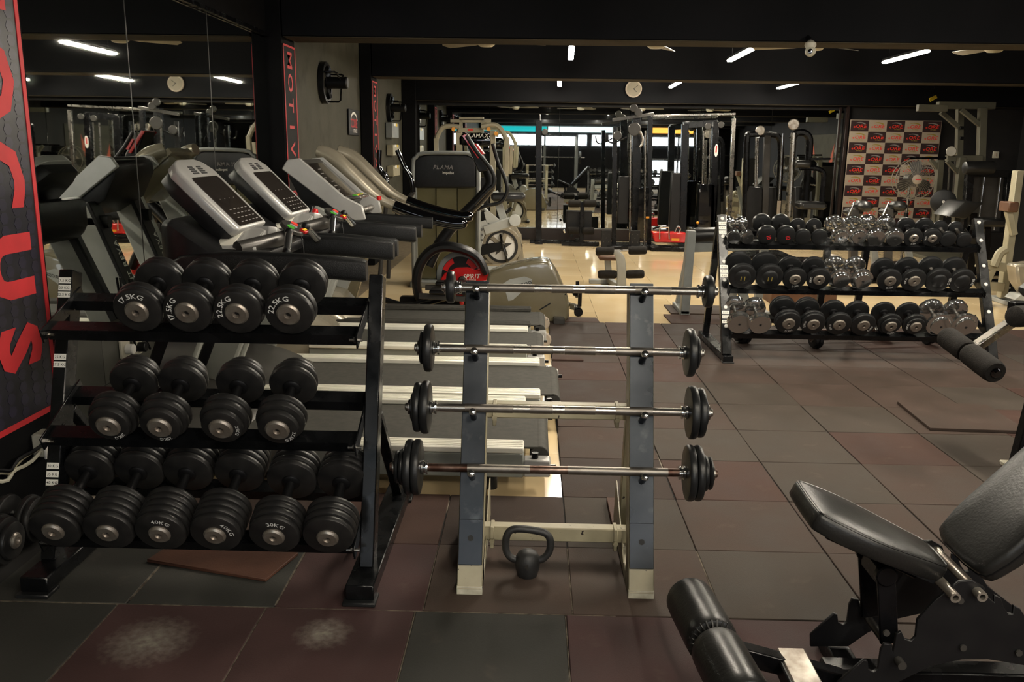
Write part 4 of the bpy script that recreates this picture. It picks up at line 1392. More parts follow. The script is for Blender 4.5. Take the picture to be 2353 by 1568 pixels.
for s in (-1, 1):
    yy = 7.8+s*.24
    cr = part('crank', 'chrome', t, MB().bar((.36, yy-.06*s, .19+.05*s), (.4, yy, .19+.05*s), .04, .05).cyl((.3, 7.8, .19+.05*s), (.42, yy, .19+.05*s), .018, n=10))
    part('crank_cap', 'gloss_black', cr, MB().cyl((.42, yy-.03, .15+.05*s), (.42, yy+.04, .15+.05*s), .04, n=14, ch=.006).cyl((.43, yy, .15), (.43, yy, .3), .018, n=10))
    part('pedal_arm', 'gunmetal', t, MB().bar((-.48, yy+.02*s, .2), (-1.0, yy, .22), .04, .05, .005))
    part('pedal', 'black_matte', t, MB().box((-.72, yy, .265), (.36, .14, .04), .012))
    pa = smooth_path([at(950-(s < 0)*58, 442, yy), at(945-(s < 0)*58, 410, yy), at(930-(s < 0)*58, 385, yy), at(912-(s < 0)*40, 345, yy)], 4)
    base = V((-1.35, yy, .3))
    part('swing_arm', 'gunmetal', t, MB().tube(smooth_path([base, V((-1.3, yy, .8)), pa[0]], 4), .02, 10))
    part('hand_grip', 'gloss_black', t, MB().tube(pa, .021, 10))
part('mast', 'olive_shell', t, MB().bar((-1.7, 7.8, .05), (-1.35, 7.8, 1.15), .1, .12, .02, up=(1, 0, -.3)))
part('console', 'black_matte', t, MB().box((-1.36, 7.8, 1.2), (.1, .26, .18), .02))

# ================================================================== black and red elliptical
YS = 8.45
t = thing('elliptical_trainer', 'black and red elliptical trainer with exposed flywheel cover and looped handlebars', 'elliptical', (-.7, YS, 0), 'elliptical trainers behind the treadmills')
fw = at(1058, 632, YS)
part('flywheel_ring', 'grey_frame', t, MB().lathe([(.185, -.02), (.225, -.02), (.235, -.012), (.235, .012), (.225, .02), (.185, .02), (.185, -.02)], fw, (0, 1, 0), 40))
part('flywheel', 'black_matte', t, MB().lathe([(0, -.012), (.185, -.012), (.185, .012), (0, .012)], fw, (0, 1, 0), 36))
for a0, a1 in ((25, 65), (115, 165)):
    q = [(.18*math.cos(math.radians(a)), .18*math.sin(math.radians(a))) for a in range(a0, a1+1, 8)]
    q += [(.13*math.cos(math.radians(a)), .13*math.sin(math.radians(a))) for a in range(a1, a0-1, -8)]
    part('red_segment', 'red_plastic', t, MB().prism(q, fw+V((0, -.013, 0)), (1, 0, 0), (0, 0, 1), .004))
for s in (-1, 1):
    yy = YS+s*.12
    arch = smooth_path([at(*p, yy) for p in ((985, 720), (962, 680), (958, 635), (975, 592), (1010, 568), (1060, 572), (1098, 592), (1118, 630))], 4)
    part('frame_arch', 'dark_plastic', t, MB().tube(arch, [.085*(.6+.4*math.sin(PI*(i+4)/(len(arch)+6))) for i in range(len(arch))], 10, flat=.6))
gd = part('drive_cover', 'red_plastic', t, MB().slab([at(*p, YS-.1) for p in ((1008, 668), (1008, 648), (1022, 628), (1050, 616), (1075, 616), (1090, 622), (1120, 618), (1126, 628), (1122, 645), (1098, 650), (1075, 668), (1050, 690), (1020, 690))], .08), bev=.008)
part('lettering', 'label_white', gd, MB().text('SPIRIT', .06, at(1083, 640, YS-.1)+V((0, -.002, 0)), V((1, 0, .04)), (0, 0, 1), shear=.2))
part('lettering', 'label_white', gd, MB().text('FITNESS', .022, at(1083, 645, YS-.1)+V((0, -.002, 0)), V((1, 0, .04)), (0, 0, 1), gap=.2))
part('hub', 'chrome_dull', gd, MB().cyl(at(1062, 642, YS-.1)+V((0, -.03, 0)), at(1062, 642, YS-.1), .035, n=16, ch=.006))
part('mast', 'dark_plastic', t, MB().tube(smooth_path([at(*p, YS) for p in ((985, 610), (1010, 560), (1050, 510), (1105, 455), (1128, 420), (1118, 385))], 4), .055, 10))
cn_ = part('console', 'black_matte', t, MB().slab([at(*p, YS-.12) for p in ((1062, 312), (1070, 308), (1112, 362), (1122, 392), (1100, 396), (1086, 362))], .24), bev=.008)
part('trim', 'red_plastic', cn_, MB().slab([at(*p, YS-.135) for p in ((1062, 312), (1069, 309), (1104, 362), (1098, 364))], .27))
part('trim', 'red_plastic', cn_, MB().slab([at(*p, YS-.135) for p in ((1088, 330), (1094, 330), (1112, 354), (1104, 356))], .27))
for s, pp in ((-1, ((1072, 312), (1095, 348), (1120, 378), (1134, 402), (1134, 425), (1118, 440), (1090, 470))), (1, ((1132, 330), (1145, 375), (1160, 410), (1165, 440), (1150, 465), (1115, 474), (1085, 488)))):
    yy = YS+s*.26
    part('handlebar', 'grip', t, MB().tube(smooth_path([at(*p, yy) for p in pp], 4), .019, 10))
    part('pedal_beam', 'black_matte', t, MB().tube([at(880, 688, yy), at(925, 702, yy), at(945, 702, yy), at(985, 692, yy), at(1040, 672, yy)], .028, 8))
    part('pedal', 'gloss_black', t, MB().bar(at(964, 700, yy), at(1036, 680, yy), .16, .05, .012))
    part('support_leg', 'black_matte', t, MB().box((at(970, 720, yy).x, yy, .012), (.1, .08, .05), .006))
part('base', 'black_matte', t, MB().box((-.75, YS, .025), (1.1, .12, .075), .01))
part('knob', 'red_plastic', t, MB().ball(at(1061, 696, YS-.3), .024, 12).cyl(at(1061, 696, YS-.3), at(1056, 680, YS-.3), .008))

# ================================================================== selectorised weight tower with black head
YP = 9.6
t = thing('weight_tower', 'grey weight stack tower with black rounded head and olive tinted shields', 'weight machine', (-.93, YP, 0))
hd = [at(*p, YP) for p in ((953, 432), (951, 372), (962, 360), (980, 355), (1070, 355), (1085, 362), (1093, 374), (1094, 432))]
part('head', 'dark_plastic', t, MB().slab(hd, .22), bev=.02, seg=3)
hdp = part('head_trim', 'grey_frame', t, MB().tube(smooth_path([at(*p, YP-.005) for p in ((951, 655), (949, 500), (949, 380), (956, 362), (975, 352), (1072, 352), (1090, 360), (1098, 378), (1099, 500), (1102, 652))], 3), .022, 8))
part('lettering', 'grey_print', t, MB().text('PLAMA', .062, at(1018, 389, YP-.003), (1, 0, 0), (0, 0, 1), shear=.25, gap=.12))
part('lettering', 'label_white', t, MB().text('Impulse', .04, at(1030, 400, YP-.003), (1, 0, 0), (0, 0, 1)))
xa, xb = at(953, 500, YP).x, at(1098, 500, YP).x
zt = at(1000, 432, YP).z
for k in range(3):
    d = (xb-xa)/3
    part('shield', 'olive_shield', t, MB().box((xa+d*(k+.5), YP+.03+.02*abs(k-1), (zt+.06)/2), (d-.006, .02, zt-.06), .006))
for s in (0, 1):
    part('upright', 'grey_frame', t, MB().bar(((xa, xb)[s], YP+.06, ZC), ((xa, xb)[s], YP+.06, zt+.25), .05, .1, .006))
part('base', 'grey_frame', t, MB().box(((xa+xb)/2, YP+.1, .02), (xb-xa+.08, .5, .065), .006))
part('weight_stack', 'black_matte', t, MB().box(((xa+xb)/2, YP+.16, .42), (.4, .16, .7), .006))
part('back_shield', 'olive_shield', t, MB().box(((xa+xb)/2, YP+.27, (zt+.06)/2), (xb-xa-.06, .012, zt-.06), .004))

# ================================================================== grey lever machine and the star wheel spin bike
YW = 10.7
t = thing('leg_machine', 'pale grey lever machine with notched arm behind the elliptical', 'weight machine', at(1130, 600, YW))
part('upright', 'light_frame', t, MB().bar(at(1094, 445, YW), at(1097, 600, YW), .08, .1, .006, up=(0, 1, 0)))
part('arm', 'light_frame', t, MB().bar(at(1112, 530, YW-.05), at(1182, 507, YW-.05), .07, .12, .012))
part('pivot', 'light_frame', t, MB().cyl(at(1183, 507, YW-.12), at(1183, 507, YW+.05), .075, n=20, ch=.008))
part('side_plate', 'light_frame', t, MB().slab([at(*p, YW-.07) for p in ((1098, 512), (1115, 506), (1124, 520), (1112, 545), (1104, 575), (1098, 575))], .02), bev=.003)
part('gauge_plate', 'light_frame', t, MB().slab([at(*p, YW-.07) for p in ((1112, 488), (1122, 484), (1148, 506), (1140, 518), (1118, 512))], .02), bev=.003)
part('lever', 'light_frame', t, MB().cyl(at(1102, 466, YW), at(1124, 492, YW), .022, n=12))
part('post', 'light_frame', t, MB().bar(at(1136, 440, YW+.1), at(1158, 506, YW+.1), .09, .09, .006, up=(0, 1, 0)))
for k, yy in enumerate((528, 540, 552)):
    part('bolt', 'gunmetal', t, MB().cyl(at(1107, yy, YW-.085), at(1107, yy, YW-.07), .016, n=10))
part('seat_pad', 'vinyl', t, MB().box(at(1168, 452, YW+.1), (.42, .3, .1), .03))
part('foot', 'light_frame', t, MB().box((at(1120, 600, YW).x, YW, .02), (.5, .5, .05), .006))
YK = 11.6
t = thing('spin_bike', 'spin bike with white star-spoked wheel cover beside the tower', 'exercise bike', at(1152, 600, YK))
wc = at(1153, 566, YK)
R_ = .215
part('wheel_rim', 'beige_silver', t, MB().lathe([(R_, -.05), (R_+.045, -.05), (R_+.05, -.03), (R_+.05, .03), (R_+.045, .05), (R_, .05), (R_, -.05)], wc, (0, 1, 0), 40))
part('wheel_ring', 'ink', t, MB().lathe([(R_-.03, -.052), (R_+.004, -.052), (R_+.004, .04), (R_-.03, .04), (R_-.03, -.052)], wc, (0, 1, 0), 40))
wd_ = part('wheel_disc', 'white_print', t, MB().lathe([(0, -.03), (R_-.028, -.03), (R_-.028, .03), (0, .03)], wc, (0, 1, 0), 40))
st = [(((.15 if i % 2 == 0 else .055)*math.sin(i*PI/5)), (.15 if i % 2 == 0 else .055)*math.cos(i*PI/5)) for i in range(10)]
part('star', 'gunmetal', wd_, MB().prism(st, wc+V((0, -.031, 0)), (1, 0, 0), (0, 0, 1), .003))
part('crank', 'gloss_black', t, MB().bar(wc+V((-.02, -.07, .17)), wc+V((.08, -.07, -.2)), .03, .05, .006, up=(0, 1, 0)))
part('chain_guard', 'black_matte', t, MB().slab([wc+V((a, -.06, b)) for a, b in ((-.32, -.14), (-.02, -.05), (.03, .02), (.0, .06), (-.3, .02))], .03), bev=.006)
part('frame', 'beige_silver', t, MB().bar(wc+V((0, 0, 0)), wc+V((.09, 0, .36)), .06, .09, .01, up=(0, 1, 0)).bar(wc+V((-.5, 0, -.2)), wc+V((.35, 0, -.22)), .08, .06, .01).bar(wc+V((0, 0, 0)), wc+V((-.35, 0, .3)), .06, .08, .01, up=(0, 1, 0)))
part('shroud', 'beige_silver', t, MB().slab([wc+V((a, .03, b)) for a, b in ((.06, .24), (.16, .3), (.26, .16), (.28, -.02), (.3, -.2), (.2, -.2), (.27, 0), (.2, .14))], .06), bev=.008)
part('saddle', 'vinyl', t, MB().box(wc+V((-.38, 0, .48)), (.26, .2, .06), .025).cyl(wc+V((-.36, 0, .25)), wc+V((-.38, 0, .46)), .02))
part('handlebar', 'dark_plastic', t, MB().tube([wc+V((.12, -.2, .5)), wc+V((.06, -.2, .46)), wc+V((.06, .2, .46)), wc+V((.12, .2, .5))], .02, 8))
part('foot', 'black_matte', t, MB().box((wc.x+.3, YK, .01), (.08, .5, .05), .01).box((wc.x-.45, YK, .01), (.08, .5, .05), .01))
# ================================================================== machines at the far end
def B(t, name, mat, Y, p, q, wd, h=None, b=.004, up=None, dY=0):     # straight tube between two sight points on plane Y
    return part(name, mat, t, MB().bar(at(*p, Y), at(*q, Y+dY), wd, h or wd, b, up=up or (0, 1, 0)))


def C(t, name, mat, Y, p, q, r, n=12, dY=0):
    return part(name, mat, t, MB().cyl(at(*p, Y), at(*q, Y+dY), r, n=n, ch=min(.004, r*.3)))


def TB(t, name, mat, Y, pts, r, k=4, n=8):
    return part(name, mat, t, MB().tube(smooth_path([at(*p, Y) for p in pts], k), r, n))


def roll(t, name, mat, Y, p, q, r):                                  # foam roller lying across the view
    a, b = at(*p, Y), at(*q, Y)
    L = (b-a).length
    return part(name, mat, t, MB().lathe([(0, 0), (r*.7, 0), (r*.93, .01), (r, .03), (r, L-.03), (r*.93, L-.01), (r*.7, L), (0, L)], a, b-a, 20))


def base_at(px, Y):
    p = at(px, 560, Y)
    return V((p.x, Y, ZC))


# ---- beige multi station with black head
Y = 12.4
t = thing('multi_gym', 'beige tubular multi gym with black nameplate head behind the weight tower', 'weight machine', base_at(1090, Y))
part('head', 'gloss_black', t, MB().slab([at(*p, Y) for p in ((1053, 336), (1052, 315), (1060, 306), (1120, 306), (1130, 314), (1131, 336))], .16), bev=.02, seg=2)
part('lettering', 'label_white', t, MB().text('PLAMAX', .075, at(1096, 316, Y-.003), (1, 0, 0), (0, 0, 1), shear=.2))
for px in (1055, 1132):
    B(t, 'upright', 'cream_frame', Y+.05, (px, 300), (px+(px-1227)*-.02, 585), .08, .1)
TB(t, 'arm_tube', 'cream_frame', Y-.1, ((1106, 291), (1125, 287), (1142, 289), (1155, 303), (1166, 326)), .035)
TB(t, 'arm_tube', 'cream_frame', Y-.1, ((1056, 292), (1035, 290), (1018, 293), (1008, 306), (1002, 322)), .035)
B(t, 'press_arm', 'cream_frame', Y-.1, (1166, 320), (1163, 405), .06, .07)
B(t, 'press_arm', 'cream_frame', Y-.1, (1002, 318), (1004, 400), .06, .07)
B(t, 'press_arm', 'cream_frame', Y+.3, (1176, 335), (1172, 400), .05, .06)
B(t, 'crossbar', 'cream_frame', Y, (1052, 299), (1112, 299), .06, .06)
part('badge', 'orange_red', t, MB().slab([at(*p, Y-.035) for p in ((1075, 296), (1087, 296), (1087, 301), (1075, 301))], .01))
for p, q in (((1059, 273), (1059, 297)), ((1109, 273), (1109, 297)), ((1035, 278), (1128, 278)), ((1055, 273), (1112, 273))):
    B(t, 'top_tube', 'cream_frame', Y, p, q, .045)
for p in ((1042, 297), (1123, 297), (1140, 307)):
    part('pulley', 'amber', t, MB().cyl(at(*p, Y-.14), at(*p, Y-.1), .028, n=14))  # plain amber discs put in for the amber lights up here
part('weight_stack', 'black_matte', t, MB().box((at(1093, 450, Y).x, Y+.12, .55), (.34, .18, 1.1), .005))
part('base', 'cream_frame', t, MB().box((at(1090, 560, Y).x, Y, .02), (1.1, .9, .06), .006))
part('seat_pad', 'vinyl', t, MB().box((at(1150, 470, Y).x, Y-.3, .5), (.36, .4, .09), .03))
part('seat_post', 'cream_frame', t, MB().box((at(1150, 470, Y).x, Y-.3, .25), (.07, .09, .44), .005))

# ---- black press station: upright and low rail in front of the mirror
Y = 14.25
t = thing('press_frame', 'slim black steel frame upright standing before the end mirror', 'frame', base_at(1238, Y))
part('upright', 'black_steel', t, MB().bar(at(1238, 276, Y), V((at(1238, 540, Y).x, Y, ZC)), .1, .09, .005, up=(0, 1, 0)))
part('base', 'black_steel', t, MB().box((at(1270, 550, Y).x, Y+.05, .015), (.75, .1, .055), .005).box((at(1238, 550, Y).x, Y+.1, .012), (.13, .5, .05), .005))
part('pulley', 'gunmetal', t, MB().cyl(at(1252, 303, Y-.06), at(1252, 303, Y+.03), .05, n=16, ch=.006))
part('pin', 'chrome', t, MB().cyl(at(1241, 262, Y), at(1241, 277, Y), .012))
# ---- roller bench
Y = 14.0
t = thing('roller_bench', 'black back extension bench with two pairs of grey foam rollers', 'bench', base_at(1335, Y))
for (p, q) in (((1306, 468), (1334, 468)), ((1341, 468), (1370, 468)), ((1304, 530), (1331, 530)), ((1338, 531), (1365, 531))):
    roll(t, 'foam_roller', 'foam', Y-.1, p, q, .058)
B(t, 'pad_rail', 'cream_frame', Y-.02, (1305, 479), (1334, 480), .05, .04)
B(t, 'pad_rail', 'cream_frame', Y-.02, (1342, 480), (1366, 480), .05, .04)
B(t, 'post', 'black_steel', Y, (1338, 464), (1336, 560), .07, .08)
B(t, 'brace', 'black_steel', Y+.2, (1325, 490), (1312, 545), .06, .05)
part('stack', 'black_matte', t, MB().box(at(1330, 505, Y+.25), (.42, .25, .3), .01))
part('base', 'black_steel', t, MB().box((at(1333, 560, Y).x, Y, .02), (.6, .12, .065), .006).box((at(1333, 560, Y).x, Y+.35, .02), (.12, .7, .06), .006))
C(t, 'knob', 'chrome', Y-.15, (1296, 528), (1299, 535), .022)

# ---- cable crossover: two towers
Y = 13.85
t = thing('cable_tower', 'tall black cable tower with studded foot plates, left of the red tray', 'weight machine', base_at(1450, Y), 'cable towers before the end mirror')
for px, y0 in ((1413, 292), (1494, 268)):
    part('upright', 'black_steel', t, MB().bar(at(px, y0, Y), V((at(px, 500, Y).x, Y, ZC)), .07, .08, .004, up=(0, 1, 0)))
part('upright', 'black_steel', t, MB().bar(at(1463, 262, Y+.15), V((at(1466, 500, Y).x, Y+.15, ZC)), .13, .1, .006, up=(0, 1, 0)))
part('shroud', 'black_matte', t, MB().box(at(1432, 460, Y+.12), (.17, .12, .75), .01))
part('weight_stack', 'gloss_black', t, MB().box(at(1476, 490, Y+.05), (.16, .2, .8), .006))
for px in (1449, 1483):
    part('guide_rod', 'chrome_dull', t, MB().cyl(at(px, 300, Y-.05), V((at(px, 500, Y).x, Y-.05, .02)), .016))
B(t, 'crossbar', 'gunmetal', Y, (1408, 276), (1502, 262), .05, .06)
for p, r in (((1458, 297), .1), ((1419, 312), .07), ((1456, 248), .06), ((1467, 258), .06)):
    part('pulley', 'gunmetal', t, MB().cyl(at(*p, Y-.1), at(*p, Y-.06), r, n=20, ch=.008))
TB(t, 'handle', 'cap_steel', Y-.12, ((1471, 302), (1477, 318), (1475, 332), (1470, 338)), .018)
TB(t, 'handle', 'black_steel', Y-.12, ((1395, 306), (1398, 324), (1412, 328), (1440, 314)), .014)
for px in (1393, 1459):
    p = at(px, 548, Y-.25)
    ft = part('foot_plate', 'black_matte', t, MB().box((p.x, Y-.25, .135), (.15, .03, .29), .004))
    part('studs', 'gunmetal', ft, MB().add([], []).box((p.x-.04, Y-.267, .1), (.012, .006, .012)).box((p.x+.04, Y-.267, .1), (.012, .006, .012)).box((p.x, Y-.267, .16), (.012, .006, .012)).box((p.x-.04, Y-.267, .22), (.012, .006, .012)).box((p.x+.04, Y-.267, .22), (.012, .006, .012)))
part('base', 'black_steel', t, MB().box((at(1450, 560, Y).x, Y, .015), (.8, .7, .05), .006))
part('tag', 'amber', t, MB().box(at(1488, 500, Y-.06), (.05, .01, .03), .002))
Y = 14.3
t = thing('cable_tower', 'tall black cable tower with a pale oval badge, right of the red tray', 'weight machine', base_at(1610, Y), 'cable towers before the end mirror')
for px, y0, wd in ((1574, 285, .11), (1644, 280, .1), (1610, 275, .05)):
    if wd > .06:
        part('upright', 'black_steel', t, MB().bar(at(px, y0, Y), V((at(px, 500, Y).x-.02, Y, ZC)), wd, .1, .006, up=(0, 1, 0)))
for px in (1617, 1632):
    part('guide_rod', 'chrome_dull', t, MB().cyl(at(px, 300, Y), V((at(px-2, 500, Y).x, Y, .02)), .012))
part('shroud', 'black_matte', t, MB().box(at(1556, 465, Y+.05), (.24, .14, .95), .012))
part('weight_stack', 'gloss_black', t, MB().box(at(1624, 480, Y+.05), (.3, .2, .8), .006))
B(t, 'crossbar', 'chrome_dull', Y, (1500, 266), (1690, 262), .035, .035)
B(t, 'top_plate', 'black_paint', Y, (1570, 288), (1648, 283), .1, .08)
part('badge', 'white_print', t, MB().slab([at(1646, 346, Y-.056)+V((.03*math.cos(a), 0, .1*math.sin(a))) for a in [2*PI*i/20 for i in range(20)]], .006))
part('badge_print', 'red_print', t, MB().box(at(1646, 343, Y-.058), (.02, .004, .1)))
part('knob', 'amber', t, MB().ball(at(1603, 512, Y-.12), .025, 10))
for p, r in (((1627, 290), .05), ((1657, 287), .05)):
    part('pulley', 'gunmetal', t, MB().cyl(at(*p, Y-.08), at(*p, Y-.04), r, n=16, ch=.006))
part('post', 'chrome_dull', t, MB().bar(at(1686, 272, Y), V((at(1678, 500, Y).x, Y, ZC)), .06, .06, .006, up=(0, 1, 0)))
part('base', 'black_steel', t, MB().box((at(1620, 560, Y).x, Y, .015), (1.0, .7, .05), .006))

# ---- arch framed machine and its neighbour
Y = 13.0
t = thing('arch_machine', 'black arch framed weight machine seen past the left end of the far rack', 'weight machine', base_at(1755, Y))
TB(t, 'arch', 'black_steel', Y, ((1712, 500), (1714, 400), (1717, 316), (1725, 309), (1770, 309), (1788, 315), (1794, 340), (1791, 420), (1787, 500)), .045)
for px in (1761,):
    B(t, 'upright', 'gunmetal', Y, (px+2, 304), (px-6, 560), .09, .08)
for px in (1740, 1736):
    C(t, 'guide_rod', 'chrome_dull', Y+.05, (px+2, 315), (px-3, 500), .016)
part('shroud', 'black_matte', t, MB().slab([at(*p, Y-.05) for p in ((1714, 560), (1715, 440), (1720, 430), (1750, 430), (1753, 436), (1750, 560))], .1), bev=.012)
part('shroud', 'dark_plastic', t, MB().slab([at(*p, Y-.02) for p in ((1758, 560), (1760, 430), (1785, 430), (1783, 560))], .1), bev=.012)
C(t, 'chrome_post', 'chrome', Y-.25, (1799, 306), (1790, 460), .018)
part('weight_strip', 'cream_print', t, MB().slab([at(*p, Y-.25) for p in ((1788, 462), (1795, 462), (1792, 500), (1786, 500))], .04))
part('pulley', 'cap_steel', t, MB().cyl(at(1747, 300, Y-.05), at(1747, 300, Y+.05), .07, n=16, ch=.01))
part('base', 'black_steel', t, MB().box((at(1752, 560, Y).x, Y, .015), (.7, .8, .05), .006))
Y = 12.1
t = thing('arch_machine', 'black curved tube machine with a chrome post, next to the checkered backdrop', 'weight machine', base_at(1850, Y))
C(t, 'chrome_post', 'chrome_dull', Y-.2, (1824, 305), (1813, 500), .04)
TB(t, 'arch', 'black_steel', Y, ((1820, 320), (1830, 306), (1846, 305), (1858, 315), (1860, 335), (1855, 400), (1846, 500)), .05)
TB(t, 'arch', 'black_steel', Y-.3, ((1838, 386), (1865, 386), (1884, 390), (1893, 402), (1890, 440), (1885, 500)), .035)
roll(t, 'pad', 'vinyl', Y-.35, (1828, 377), (1862, 378), .05)
part('pulley', 'cap_steel', t, MB().cyl(at(1824, 286, Y-.05), at(1824, 286, Y+.05), .075, n=18, ch=.01))
part('shroud', 'dark_plastic', t, MB().slab([at(*p, Y+.1) for p in ((1826, 560), (1828, 430), (1850, 430), (1848, 560))], .12), bev=.012)
part('seat_pad', 'vinyl', t, MB().box(at(1862, 472, Y-.3), (.34, .34, .1), .03))
B(t, 'bar', 'black_steel', Y-.2, (1864, 366), (1908, 365), .03, .03)
part('base', 'black_steel', t, MB().box((at(1850, 560, Y).x, Y, .015), (.9, .8, .05), .006))

# ---- red tray of handles
Y = 13.75
t = thing('tool_tray', 'red plastic tray holding loose cable handles on the floor by the mirror', 'tray', base_at(1540, Y-.2))
pl = [at(*p, Y-.35) for p in ((1505, 557), (1500, 534), (1578, 536), (1574, 558))]
part('tray', 'red_plastic', t, MB().slab(pl, .25), bev=.01)
part('sticker', 'amber', t, MB().box(at(1552, 551, Y-.356), (.12, .004, .035)))
part('stand', 'black_steel', t, MB().box((at(1540, 560, Y-.3).x, Y-.22, .02), (.6, .35, .065), .006))
for k, (p, q) in enumerate((((1516, 522), (1516, 550)), ((1537, 522), (1538, 550)), ((1516, 522), (1538, 522)))):
    C(t, 'handle', 'chrome', Y-.38, p, q, .012)
TB(t, 'handle', 'chrome', Y-.25, ((1550, 536), (1556, 522), (1563, 524), (1560, 536)), .014)
TB(t, 'handle', 'black_steel', Y-.2, ((1500, 526), (1520, 521), (1540, 527)), .016)

# ---- sit-up bench end in the middle of the floor
Y = 9.5
t = thing('sit_up_bench', 'grey sit-up bench end with two pairs of black foam rollers', 'bench', base_at(1412, Y))
for (p, q) in (((1369, 578), (1411, 577)), ((1444, 576), (1486, 575)), ((1374, 631), (1417, 631)), ((1438, 631), (1480, 630))):
    roll(t, 'foam_roller', 'foam', Y, p, q, .047)
pts = smooth_path([at(*p, Y) for p in ((1412, 576), (1424, 590), (1428, 620), (1427, 668))], 5)
part('post', 'light_frame', t, MB().loft([[p+V((a, b, 0)) for a, b in rr(.1, .07, .01, 2)] for p in pts]))
C(t, 'axle', 'chrome_dull', Y, (1368, 577), (1486, 575), .012)
C(t, 'axle', 'chrome_dull', Y, (1373, 631), (1481, 630), .012)
B(t, 'brace', 'light_frame', Y+.35, (1395, 590), (1400, 640), .07, .07)
part('seat_pad', 'brown_wood', t, MB().box(at(1400, 590, Y+.4), (.26, .36, .05), .015))
part('base', 'light_frame', t, MB().box((at(1427, 660, Y).x, Y, .012), (.5, .1, .05), .006).box((at(1405, 640, Y+.4).x-.1, Y+.5, .012), (.3, .1, .05), .006).bar((at(1427, 660, Y).x, Y, .03), (at(1400, 640, Y+.4).x, Y+.5, .03), .07, .05))

# ---- grey bench with padded roll behind the far rack
Y = 8.3
t = thing('grey_bench', 'grey bench with a thick black padded roll, behind the far rack left end', 'bench', base_at(1620, Y))
B(t, 'leg', 'grey_frame', Y-.2, (1588, 530), (1572, 720), .08, .1)
B(t, 'leg', 'grey_frame', Y+.2, (1580, 600), (1560, 700), .07, .08)
B(t, 'leg', 'grey_frame', Y+.2, (1757, 560), (1740, 700), .07, .08)
B(t, 'leg', 'grey_frame', Y-.2, (1702, 660), (1718, 712), .08, .08)
B(t, 'rail', 'grey_frame', Y, (1586, 568), (1760, 562), .09, .1)
roll(t, 'padded_roll', 'vinyl', Y-.05, (1592, 541), (1668, 538), .07)
C(t, 'adjuster', 'cap_steel', Y-.1, (1700, 660), (1728, 662), .018)
part('knob', 'gloss_black', t, MB().ball(at(1700, 660, Y-.15), .03, 10).ball(at(1727, 668, Y-.12), .024, 10))
part('seat_plate', 'light_frame', t, MB().slab([at(*p, Y-.1) for p in ((1668, 655), (1700, 655), (1690, 690), (1668, 690))], .05))
part('foot', 'grey_frame', t, MB().box((at(1565, 700, Y).x, Y, .012), (.09, .5, .05), .006).box((at(1745, 700, Y).x, Y, .012), (.09, .5, .05), .006))
for p in ((1572, 720), (1560, 700), (1740, 700), (1718, 712)):
    pass
# ---- chequer plate step
t = thing('step_plate', 'low wooden step with a studded metal top behind the far rack', 'step', (2.78, 9.0, ZC))
part('top', 'checker_plate', t, MB().prism([(2.44, 8.75), (3.12, 8.78), (3.1, 9.2), (2.46, 9.2)], (0, 0, .1), (1, 0, 0), (0, 1, 0), .012))
part('front', 'brown_wood', t, MB().box((2.78, 8.78, .045), (.66, .03, .112), .003))
part('side', 'brown_wood', t, MB().box((2.47, 8.98, .045), (.03, .4, .112), .003).box((3.09, 8.98, .045), (.03, .4, .112), .003))
st_ = MB()
for i in range(14):
    for j in range(8):
        st_.box((2.48+.046*i, 8.8+.05*j, .114), (.024, .01, .004), 0, Matrix.Rotation(.8 if (i+j) % 2 else -.8, 3, 'Z'))
part('studs', 'chrome_dull', t, st_)['kind'] = 'stuff'

# ---- leg machines showing above the far rack
for k, (px, lb) in enumerate(((1965, 'black padded leg machine with chrome lever, the left one above the far rack'), (2045, 'black padded leg machine above the far rack, the right one before the backdrop'))):
    Y = 9.5+.9*k
    t = thing('leg_machine', lb, 'weight machine', base_at(px, Y), 'leg machines behind the far rack')
    part('pad', 'vinyl', t, MB().box(at(px+18, 474, Y), (.16, .24, .11), .04))
    part('pad', 'vinyl', t, MB().box(at(px-5, 488, Y+.1), (.16, .24, .08), .03))
    C(t, 'lever', 'chrome', Y-.05, (px-18, 500), (px-2, 464), .011)
    TB(t, 'lever', 'cap_steel', Y-.1, ((px-72, 608), (px-68, 590), (px-45, 590), (px-20, 602)), .022)
    B(t, 'post', 'gunmetal', Y, (px-2, 480), (px-6, 650), .08, .08)
    B(t, 'brace', 'grey_frame', Y+.25, (px+30, 500), (px+52, 640), .07, .07)
    part('base', 'black_steel', t, MB().box((at(px, 650, Y).x, Y, .015), (.7, .12, .05), .005).box((at(px, 650, Y).x, Y+.3, .015), (.12, .7, .05), .005))

# ---- pedestal fan
Y = 12.0
c = at(2100, 412, Y)
t = thing('pedestal_fan', 'large wire guarded pedestal fan standing before the checkered backdrop', 'fan', (c.x, Y, ZC))
part('hub', 'cream_print', t, MB().lathe([(0, 0), (.045, 0), (.062, .012), (.065, .03), (0, .03)], c+V((0, -.13, 0)), (0, 1, 0), 24))
part('hub_print', 'red_print', t, MB().box(c+V((0, -.132, 0)), (.07, .002, .014)))
for s, yy in ((1, -.1), (.96, .06)):
    gd = part('guard', 'fan_blade', t, MB().tube([c+V((.265*s*math.cos(a), yy+.05, .265*s*math.sin(a))) for a in [2*PI*i/40 for i in range(40)]], .006, 6, True))
    wr = MB()
    for i in range(44):
        a = 2*PI*i/44
        d = V((math.cos(a), 0, math.sin(a)))
        wr.tube([c+d*.06+V((0, yy-.02*s, 0)), c+d*.17+V((0, yy-.005, 0)), c+d*.265*s+V((0, yy+.05, 0))], .0018, 4)
    part('guard_wires', 'fan_blade', gd, wr)['kind'] = 'stuff'
